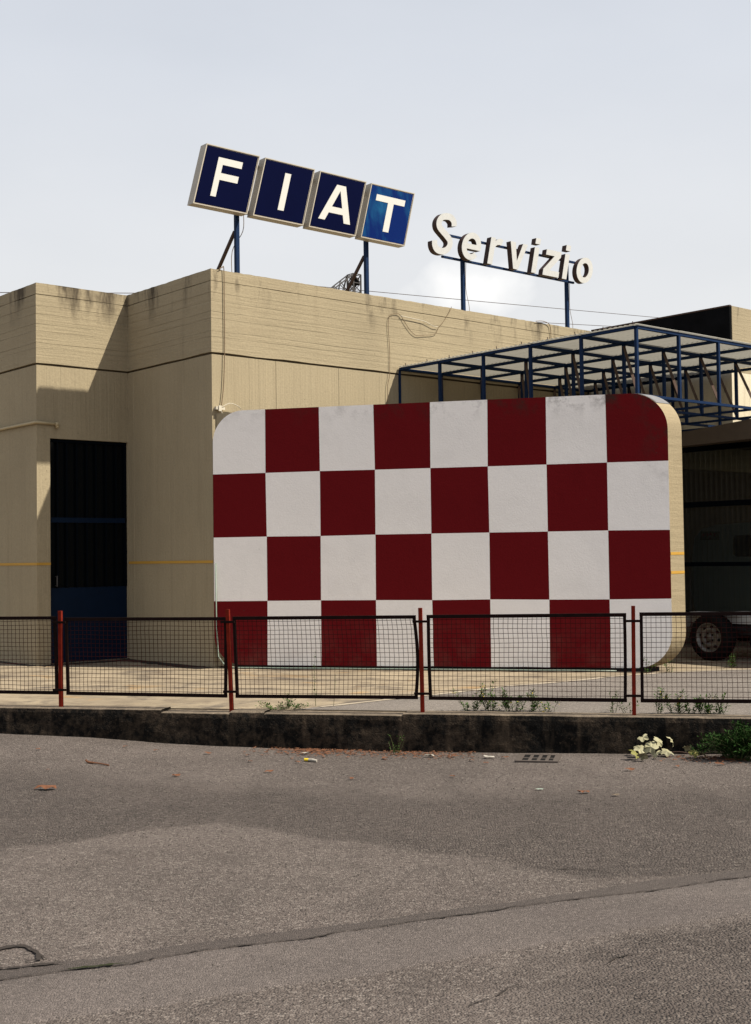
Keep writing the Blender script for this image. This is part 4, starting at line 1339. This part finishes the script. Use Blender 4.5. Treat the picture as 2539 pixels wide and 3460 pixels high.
weed(FF, (-0.70, 0.52, 0), 'tall single stalk with a pale seed head behind the second mesh panel', WG, .46, 1, .01, leaf=.018, dens=70)
weed(FF, (-0.52, 0.50, 0), 'thin leafless stalk right of the tall seed stalk', WG, .34, 1, .03, leaf=.012, dens=14)
weed(FC, (Wd - 0.30, -0.25, 0), 'small bright green weed at the right foot of the checkered wall', WG, .17, 4, .08, leaf=.035, dens=10)
weed(FC, (Wd - 0.06, -0.10, 0), 'second small green weed past the rounded foot of the checkered wall', WG, .17, 4, .07, leaf=.035, dens=10)
weed(FB, (4.05, -4.75, 0), 'grey-green weed in the yard crack before the trailer wheel', WG, .15, 6, .07, dens=20)
weed(FB, (4.35, -4.55, 0), 'small light green weed right before the trailer tyre', WG, .15, 3, .03, dens=16)
weed(FF, (0.17, -0.14, -0.315), 'thin grass tuft on the road below the middle of the kerb', WG, .15, 7, .06, leaf=.02, dens=10)

bx = thing('kerb_bush', 'dark green bush growing at the foot of the kerb on the far right', 'bush', FF, (2.98, -0.28, -0.29))
r = random.Random(5)
st, lf = MB(), MB()
B = Vector((2.98, -0.28, -0.30))
for s_ in range(70):
    a = r.uniform(0, 2 * math.pi); q = math.sqrt(r.random())
    tip = B + Vector((math.cos(a) * q * .36, math.sin(a) * q * .20, .06 + .23 * math.sqrt(max(0, 1 - q * q)) * r.uniform(.6, 1.08)))
    mid = B.lerp(tip, .5) + Vector((r.uniform(-.03, .03), r.uniform(-.03, .03), .03))
    pts = smooth2([tuple(B + Vector((math.cos(a) * .07 * q, math.sin(a) * .05 * q, 0))), tuple(mid), tuple(tip)], 4)
    st.tube(pts, .0022, 3)
    for k in range(56):
        i = r.randrange(2, len(pts))
        d = Vector((r.uniform(-1, 1), r.uniform(-1, 1), r.uniform(-.3, .9)))
        leaf_quad(lf, Vector(pts[i]) + d.normalized() * r.uniform(0, .03), d, r.uniform(.022, .044), r.uniform(.009, .017), Vector((r.uniform(-.5, .5), r.uniform(-.5, .5), 1)))
part('stems', st, M_stem, bx)
part('leaves', lf, M_leafd, bx, kind='stuff')


# ------------------------------------------------------------------ fallen branch with big wilted leaves
def lobed_leaf(m, p, size, rot, tilt, curl, r):
    pr = []
    for k in range(22):
        th = 2 * math.pi * k / 22
        rad = .46 * (1 + .20 * math.cos(5 * th - math.pi / 2 * 5) + .07 * r.uniform(-1, 1)) * (1.12 if abs(th - math.pi / 2) < .5 else 1)
        pr.append((rad * math.cos(th), .2 + rad * math.sin(th)))
    fold = r.uniform(.15, .55)
    R_ = Matrix.Rotation(rot, 3, 'Z') @ Matrix.Rotation(tilt, 3, 'X') @ Matrix.Rotation(r.uniform(-.5, .5), 3, 'Y')
    c = R_ @ Vector((0, .2 * size, 0.0))
    vs = [tuple(Vector(p) + c)]
    for x, y in pr:
        d2 = x * x + (y - .2) ** 2
        z = curl * d2 + .05 * r.uniform(-1, 1) + fold * abs(x)
        vs.append(tuple(Vector(p) + R_ @ Vector((x * size, y * size, z * size))))
    n_ = len(pr)
    m.add(vs, [(0, 1 + i, 1 + (i + 1) % n_) for i in range(n_)])


def rz_(x, y): return road_z(x, y)


br = thing('fallen_branch', 'broken twig with large pale wilted leaves lying below the kerb', 'branch', FW, (2.25, 10.35, rz_(2.25, 10.35)))
tw = [(2.28, 10.36), (2.42, 10.30), (2.55, 10.24), (2.66, 10.25), (2.80, 10.32)]
part('twig', MB().tube(smooth2([(x, y, rz_(x, y) + .02 + .02 * (i % 2)) for i, (x, y) in enumerate(tw)]), 0.005, 5), M_brace, br)
r = random.Random(21)
for (x, y, dz, sz, tl) in [(2.06, 10.20, .05, .13, .9), (2.12, 10.30, .08, .14, .7), (2.18, 10.28, .10, .15, 1.0), (2.22, 10.36, .12, .14, .6), (2.27, 10.34, .16, .13, 1.1), (2.20, 10.20, .05, .12, .8), (2.15, 10.38, .23, .12, .4), (2.40, 10.42, .15, .12, 1.1), (2.31, 10.30, .05, .14, .3), (2.50, 10.35, .08, .10, .9), (2.52, 10.18, .05, .11, .5), (2.60, 10.22, .04, .11, .4), (2.10, 10.14, .04, .12, .9)]:
    m = MB(); lobed_leaf(m, (x, y, rz_(x, y) + dz * .58 + .012), sz * .76, r.uniform(0, 6.28), tl * .9, -1.0, r)
    part('leaf', m, M_pale if r.random() < .62 else M_olive, br)

# ------------------------------------------------------------------ drain grate and litter
gx, gy = 1.294, 10.375
gz = rz_(gx, gy)
FG = Frame((gx, gy, gz), FF.yaw)
gr = thing('drain_grate', 'rusty iron drain grate set in the asphalt below the kerb', 'grate', FG)
part('pit', MB().box(-0.125, 0.125, -0.14, 0.14, -0.002, 0.0055), M_hole, gr)
fr2 = MB().box(-.17, .17, -.18, -.14, -.01, .013).box(-.17, .17, .14, .18, -.01, .013).box(-.17, -.125, -.1395, .1395, -.01, .013).box(.125, .17, -.1395, .1395, -.01, .013)
part('frame', fr2, M_iron, gr)
for x in (-.062, .008, .075):
    part('bar', MB().box(x - .013, x + .013, -.1392, .1392, .0, .011), M_iron, gr)
part('bar', MB().box(-.1245, .1245, -.016, .016, .0, .0095), M_iron, gr)

tb = thing('litter_tube', 'small crushed tube with a yellow end lying on the asphalt', 'litter', FW, (-0.555, 10.44, rz_(-.555, 10.44)))
z_t = rz_(-.555, 10.44) + .014
part('body', MB().tube([(-0.572, 10.452, z_t), (-0.54, 10.43, z_t + .002), (-0.505, 10.41, z_t - .002)], [.012, .013, .010], 8), M_paper, tb)
part('cap', MB().tube([(-0.607, 10.468, z_t), (-0.5725, 10.4525, z_t)], [.013, .0125], 8), M_yel2, tb)
r = random.Random(3)


def scrap(x, y, s_, mat, name, label, cat, group=None, el_=1.6):
    m = MB(); n_ = 9
    z = rz_(x, y) + .012
    ang = r.uniform(-.4, .4)
    top = []
    for k in range(n_):
        a = 2 * math.pi * k / n_
        q = s_ * r.uniform(.6, 1.15)
        px, py = math.cos(a) * q * el_, math.sin(a) * q
        top.append((x + px * math.cos(ang) - py * math.sin(ang), y + px * math.sin(ang) + py * math.cos(ang), z + r.uniform(-.004, .5 * s_)))
    c1 = (x, y, z + s_ * .35)
    m.v = [c1] + top; m.f = [(0, 1 + k, 1 + (k + 1) % n_) for k in range(n_)]
    return solo(name, m, mat, FW, label, cat, group, base=(x, y, z))


scrap(0.90, 10.47, .034, M_paper, 'paper_scrap', 'crumpled white paper scrap left of the drain grate', 'litter')
scrap(0.42, 10.62, .028, M_paper, 'paper_scrap', 'small white paper scrap near the grass tuft below the kerb', 'litter')
scrap(-0.62, 10.83, .03, M_paper, 'paper_scrap', 'white scraps of paper at the kerb foot among dry leaves', 'litter')
scrap(1.405, 8.83, .028, M_dry, 'pink_scrap', 'small pinkish scrap alone on the open asphalt', 'litter')
scrap(1.605, 8.72, .018, M_kerbtop, 'grey_scrap', 'flat pale grey scrap right of the pinkish one', 'litter', el_=2.2)
scrap(1.117, 8.96, .015, M_hose, 'blue_scrap', 'small bluish scrap left of the pinkish one', 'litter', el_=2.2)
m = MB().tube(smooth2([(-2.372, 10.37, rz_(-2.37, 10.37) + .022), (-2.34, 10.345, rz_(-2.34, 10.345) + .010), (-2.25, 10.30, rz_(-2.25, 10.3) + .012), (-2.16, 10.245, rz_(-2.16, 10.245) + .008)]), [.009] * 8 + [.006] * 8, 5)
solo('fallen_stick', m, M_dry, FW, 'thin reddish stick lying on the asphalt at the left', 'stick', base=(-2.26, 10.3, rz_(-2.26, 10.3)))
scrap(-2.41, 9.26, .055, M_dry, 'dry_leaf', 'single large curled orange leaf on the open asphalt at the left', 'leaf', None)
DL = 'small dry orange leaves strewn on the asphalt'
for (x, y) in [(-2.9, 10.9), (-2.2, 11.1), (-1.9, 10.95), (-1.45, 10.85), (-1.1, 10.75), (-0.72, 10.55), (-1.05, 10.42), (-0.66, 10.38), (-1.55, 9.75), (-0.85, 9.9), (0.05, 10.55), (0.30, 10.57), (0.5, 10.55), (0.62, 10.60), (0.75, 10.36), (1.03, 10.44), (0.85, 10.2), (2.33, 10.1), (2.62, 9.85), (2.28, 9.8), (-0.2, 9.55), (1.9, 9.7), (0.55, 9.6), (-2.6, 10.05), (2.86, 10.05), (2.75, 10.02)]:
    scrap(x, y, r.uniform(.012, .026), M_dry, 'dry_leaf', 'small dry orange leaf lying on the asphalt near the kerb', 'leaf', DL)

# leaf litter and grit swept against the kerb
m = MB(); r = random.Random(8)
for k in range(1100):
    c = r.choice((-0.75, -0.6, -0.45, -0.2, 0.17, 0.55, 2.8, 2.95))
    s_ = c + r.gauss(0, .17)
    t = -0.02 - abs(r.gauss(0, .16)) - (0.12 if c > 2.5 else 0)
    p = FF.w((s_, t, 0)); z = rz_(p.x, p.y) + r.uniform(.004, .014)
    a = r.uniform(0, 6.28); q = r.uniform(.005, .016)
    m.add([(p.x + math.cos(a) * q * 1.6, p.y + math.sin(a) * q * 1.6, z + r.uniform(0, .008)), (p.x - math.sin(a) * q * .6, p.y + math.cos(a) * q * .6, z), (p.x - math.cos(a) * q * 1.4, p.y - math.sin(a) * q * 1.4, z + r.uniform(0, .006)), (p.x + math.sin(a) * q * .6, p.y - math.cos(a) * q * .6, z)], [(0, 1, 2, 3)])
solo('leaf_litter', m, M_dry, FW, 'reddish leaf litter swept against the kerb foot', 'leaf litter', kind='stuff')
m = MB()
for k in range(2600):
    if k < 900:
        x, y = r.uniform(-2.6, 2.6), r.uniform(7.6, 10.6)
    elif k < 1900:
        x, y = r.gauss(-1.6, .9) if k % 3 else r.gauss(1.2, .9), r.gauss(8.6, .7)
    else:
        x, y = r.uniform(-1.8, 2.0), r.uniform(4.2, 8.0)
    q = r.uniform(.002, .0055); z = rz_(x, y) + q * .4 + .004
    m.add([(x + q, y, z), (x, y + q, z), (x - q, y, z), (x, y - q, z), (x, y, z + q * .9), (x, y, z - q)], [(0, 1, 4), (1, 2, 4), (2, 3, 4), (3, 0, 4), (1, 0, 5), (2, 1, 5), (3, 2, 5), (0, 3, 5)])
solo('loose_grit', m, M_grit, FW, 'loose grit and small stones scattered over the asphalt', 'grit', kind='stuff')
